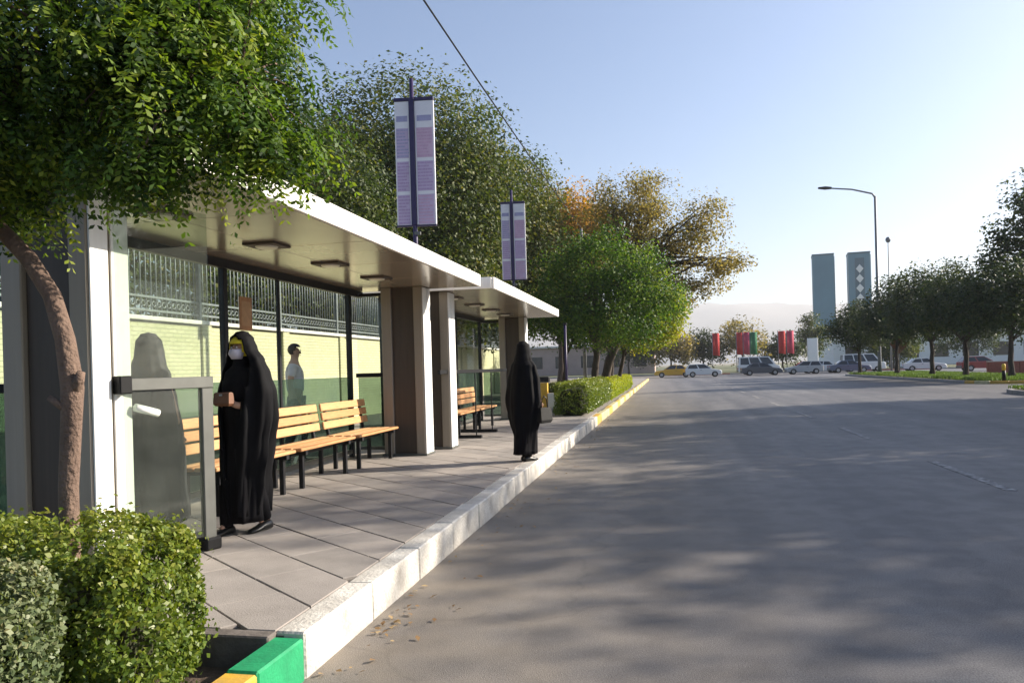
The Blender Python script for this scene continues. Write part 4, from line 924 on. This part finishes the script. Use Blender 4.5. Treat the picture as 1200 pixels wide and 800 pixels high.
# scarf hood and mask
def hood(parent, k, m, name, ry, zc, opening, r=(.088, .098, .105), half=.85, low=-.07):
    n, ms = 28, 14; v = []; f = []
    for i in range(ms + 1):
        t = math.pi * (i / ms) * .97 + .02
        for j in range(n):
            th = 2 * math.pi * j / n; v.append((r[0] * k * math.sin(t) * math.cos(th), (.0 + r[1] * math.sin(t) * math.sin(th)) * k, (zc + r[2] * math.cos(t)) * k))
    for i in range(ms):
        for j in range(n):
            th = 2 * math.pi * (j + .5) / n; z = r[2] * math.cos(math.pi * (i + .5) / ms)
            if abs(th - FR) < half and low < z < opening: continue
            f.append((i * n + j, (i + 1) * n + j, (i + 1) * n + (j + 1) % n, i * n + (j + 1) % n))
    mb = MB(); mb.v = v; mb.f = f; o = mb.build(name, m, parent, True); sd = o.modifiers.new('t', 'SOLIDIFY'); sd.thickness = .005; return o
hood(p1, k1, 'scarf', 'headscarf', 0, 1.595, .016, (.092, .104, .108))
MB().loft([[(s * k1, yy * k1, (1.575 - .0) * k1) for s, yy in ((-.072, -.045), (-.04, -.095), (0, -.112), (.04, -.095), (.072, -.045), (0, -.03))], [(s * k1, yy * k1, 1.535 * k1) for s, yy in ((-.072, -.045), (-.045, -.105), (0, -.125), (.045, -.105), (.072, -.045), (0, -.03))], [(s * k1, yy * k1, 1.49 * k1) for s, yy in ((-.05, -.04), (-.035, -.08), (0, -.095), (.035, -.08), (.05, -.04), (0, -.03))]]).build('face_mask', 'mask', p1, True)
hb = thing('purse', 'small brown purse held by the woman with the yellow scarf', 'bag', (p1.location.x - .03, p1.location.y - .225, PZ + 1.09), rad(-14))
MB().loft([[(-.07, -.02, -.05), (.07, -.02, -.05), (.07, .02, -.05), (-.07, .02, -.05)], [(-.085, -.03, -.03), (.085, -.03, -.03), (.085, .03, -.03), (-.085, .03, -.03)], [(-.08, -.022, .05), (.08, -.022, .05), (.08, .022, .05), (-.08, .022, .05)], [(-.075, -.012, .058), (.075, -.012, .058), (.075, .012, .058), (-.075, .012, .058)]]).build('pouch', 'brownleather', hb); box('clasp', 'rim', hb, (-.015, -.034, .03), (.015, -.026, .045), .002)
# woman 2: seen from behind at the kerb
arms2 = [((0, 0, 0), (-.21, -.03, 1.08), (-.16, -.12, .88), (-.15, -.15, .82)), ((0, 0, 0), (.23, .02, 1.08), (.25, -.02, .83), (.25, -.03, .76))]
legs2 = [((-.05, -.02, .50), (-.05, .02, .09), (-.05, -.10, .035)), ((.06, -.05, .50), (.055, -.03, .09), (.06, -.15, .035))]
rings2 = [(1.73, 0, .02, .012, .012, .012, .012), (1.72, 0, .02, .05, .05, .055, .055), (1.67, 0, .015, .088, .088, .095, .10), (1.56, 0, .012, .108, .108, .10, .112), (1.46, 0, .02, .14, .14, .11, .12), (1.36, 0, .02, .215, .215, .14, .145), (1.15, 0, .02, .265, .265, .19, .19), (.9, .0, .02, .275, .27, .2, .21), (.6, .0, .02, .215, .205, .19, .2), (.3, .0, .02, .135, .13, .14, .15), (.17, .0, .02, .10, .10, .12, .13)]
p2, k2 = woman('woman in a black chador standing at the kerb edge before the farther shelter', -1.93, 10.4, rad(180 - 35), 1.60, 'chador', lambda z: .75 if 1.46 < z < 1.64 else 0, rings2, arms2, legs2, 8, .010)
face(p2, k2)
bg_ = thing('handbag', 'black handbag hanging at the side of the woman at the kerb', 'bag', (-1.66, 10.36, PZ + .62), rad(60))
MB().loft([[(-.1, -.03, -.1), (.1, -.03, -.1), (.1, .03, -.1), (-.1, .03, -.1)], [(-.12, -.045, -.06), (.12, -.045, -.06), (.12, .045, -.06), (-.12, .045, -.06)], [(-.11, -.03, .11), (.11, -.03, .11), (.11, .03, .11), (-.11, .03, .11)]]).build('pouch', 'shoe', bg_)
MB().tube([(-.07, 0, .1), (-.05, 0, .22), (0, 0, .27), (.05, 0, .22), (.07, 0, .1)], .008, 6).build('handle', 'shoe', bg_, True)
# woman 3 behind the glass screen
rings3 = [(1.73, 0, .02, .012, .012, .012, .012), (1.715, 0, .02, .07, .07, .06, .06), (1.65, 0, .015, .11, .11, .1, .105), (1.55, 0, .012, .13, .13, .105, .115), (1.46, 0, .02, .16, .16, .11, .12), (1.36, 0, .02, .2, .2, .14, .145), (1.15, 0, .02, .23, .23, .19, .19), (.9, .0, .02, .26, .26, .22, .21), (.5, .0, .02, .27, .27, .24, .24), (.12, .0, .02, .28, .28, .24, .24)]
p3, k3 = woman('woman in a grey chador behind the glass screen beside the near column', -4.12, 5.55, rad(165), 1.60, 'chadorgrey', lambda z: .75 if 1.46 < z < 1.64 else 0, rings3, arms2, legs2, 12, .010)
face(p3, k3)
# man behind the rear glass
pm = thing('person', 'person in a pale shirt with short dark hair walking behind the rear glass', 'person', (-5.4, 10.5, PZ), rad(112))
armsm = [((0, 0, 0), (-.20, .06, 1.09), (-.21, -.08, .87), (-.21, -.12, .80)), ((0, 0, 0), (.20, .10, 1.10), (.21, .06, .86), (.21, .03, .78))]
legsm = [((-.09, -.12, .50), (-.09, -.06, .09), (-.09, -.2, .035)), ((.09, .02, .49), (.09, .18, .12), (.09, .06, .04))]
bm_, km = figure(pm, 1.72, armsm, legsm); face(pm, km)
def cloth(name, m, pts, edges, radii): return skin(name, pm, m, [Vector(p) * km for p in pts], edges, [r * km for r in radii], 2)
cloth('shirt', 'shirt', [(0, 0, .95), (0, 0, 1.1), (0, .01, 1.27), (0, .015, 1.39), (-.155, .015, 1.36), (-.18, .04, 1.2), (.155, .015, 1.36), (.18, .06, 1.2)], [(0, 1), (1, 2), (2, 3), (3, 4), (4, 5), (3, 6), (6, 7)], [.142, .132, .15, .1, .068, .06, .068, .06])
cloth('trousers', 'trouser', [(0, 0, .95), (-.085, 0, .85), (-.09, -.12, .50), (-.09, -.06, .10), (.085, 0, .85), (.09, .02, .49), (.09, .18, .13)], [(0, 1), (1, 2), (2, 3), (0, 4), (4, 5), (5, 6)], [.135, .102, .075, .062, .102, .075, .062])
hood(pm, km, 'hair', 'hair', 0, 1.605, .045, (.086, .098, .092), 1.35, -.2)
for (kn, an, toe) in legsm: shoe(pm, Vector(an) * km, Vector(toe) * km)

# ------------------------------------------------------------------ litter
n = 160; C = np.stack([-1.74 + np.abs(NR.normal(size=n)) * .22, NR.uniform(2.5, 22, n), np.full(n, .012)], 1)
C[:26, 0] = -1.70 + np.abs(NR.normal(size=26)) * .07; C[:26, 1] = 4.35 + NR.normal(size=26) * .16
N = unit(n) * .35 + np.array([0, 0, 1.]); N /= np.linalg.norm(N, axis=1, keepdims=True)
tag(link('fallen_leaves', leafmesh(C, N, unit(n), .045 * (.5 + NR.random(n)), .55, NR.random(n)), 'dryleaf'), 'dry fallen leaves and litter along the kerb gutter', 'leaves', kind='stuff')

# ------------------------------------------------------------------ haze in the air
hz = MB().box((-4500, -260, -1.5), (4600, 4200, 260)).build('haze', None)
hm = bpy.data.materials.new('haze_air'); hm.use_nodes = True; t = hm.node_tree; t.nodes.remove(t.nodes['Principled BSDF'])
pv = t.nodes.new('ShaderNodeVolumePrincipled'); pv.inputs['Color'].default_value = (.86, .9, .96, 1); pv.inputs['Density'].default_value = .00030; pv.inputs['Anisotropy'].default_value = .2
t.links.new(pv.outputs[0], t.nodes['Material Output'].inputs['Volume']); hz.data.materials.append(hm); tag(hz, 'thin pale haze in the air over the far hills', 'haze', kind='stuff')
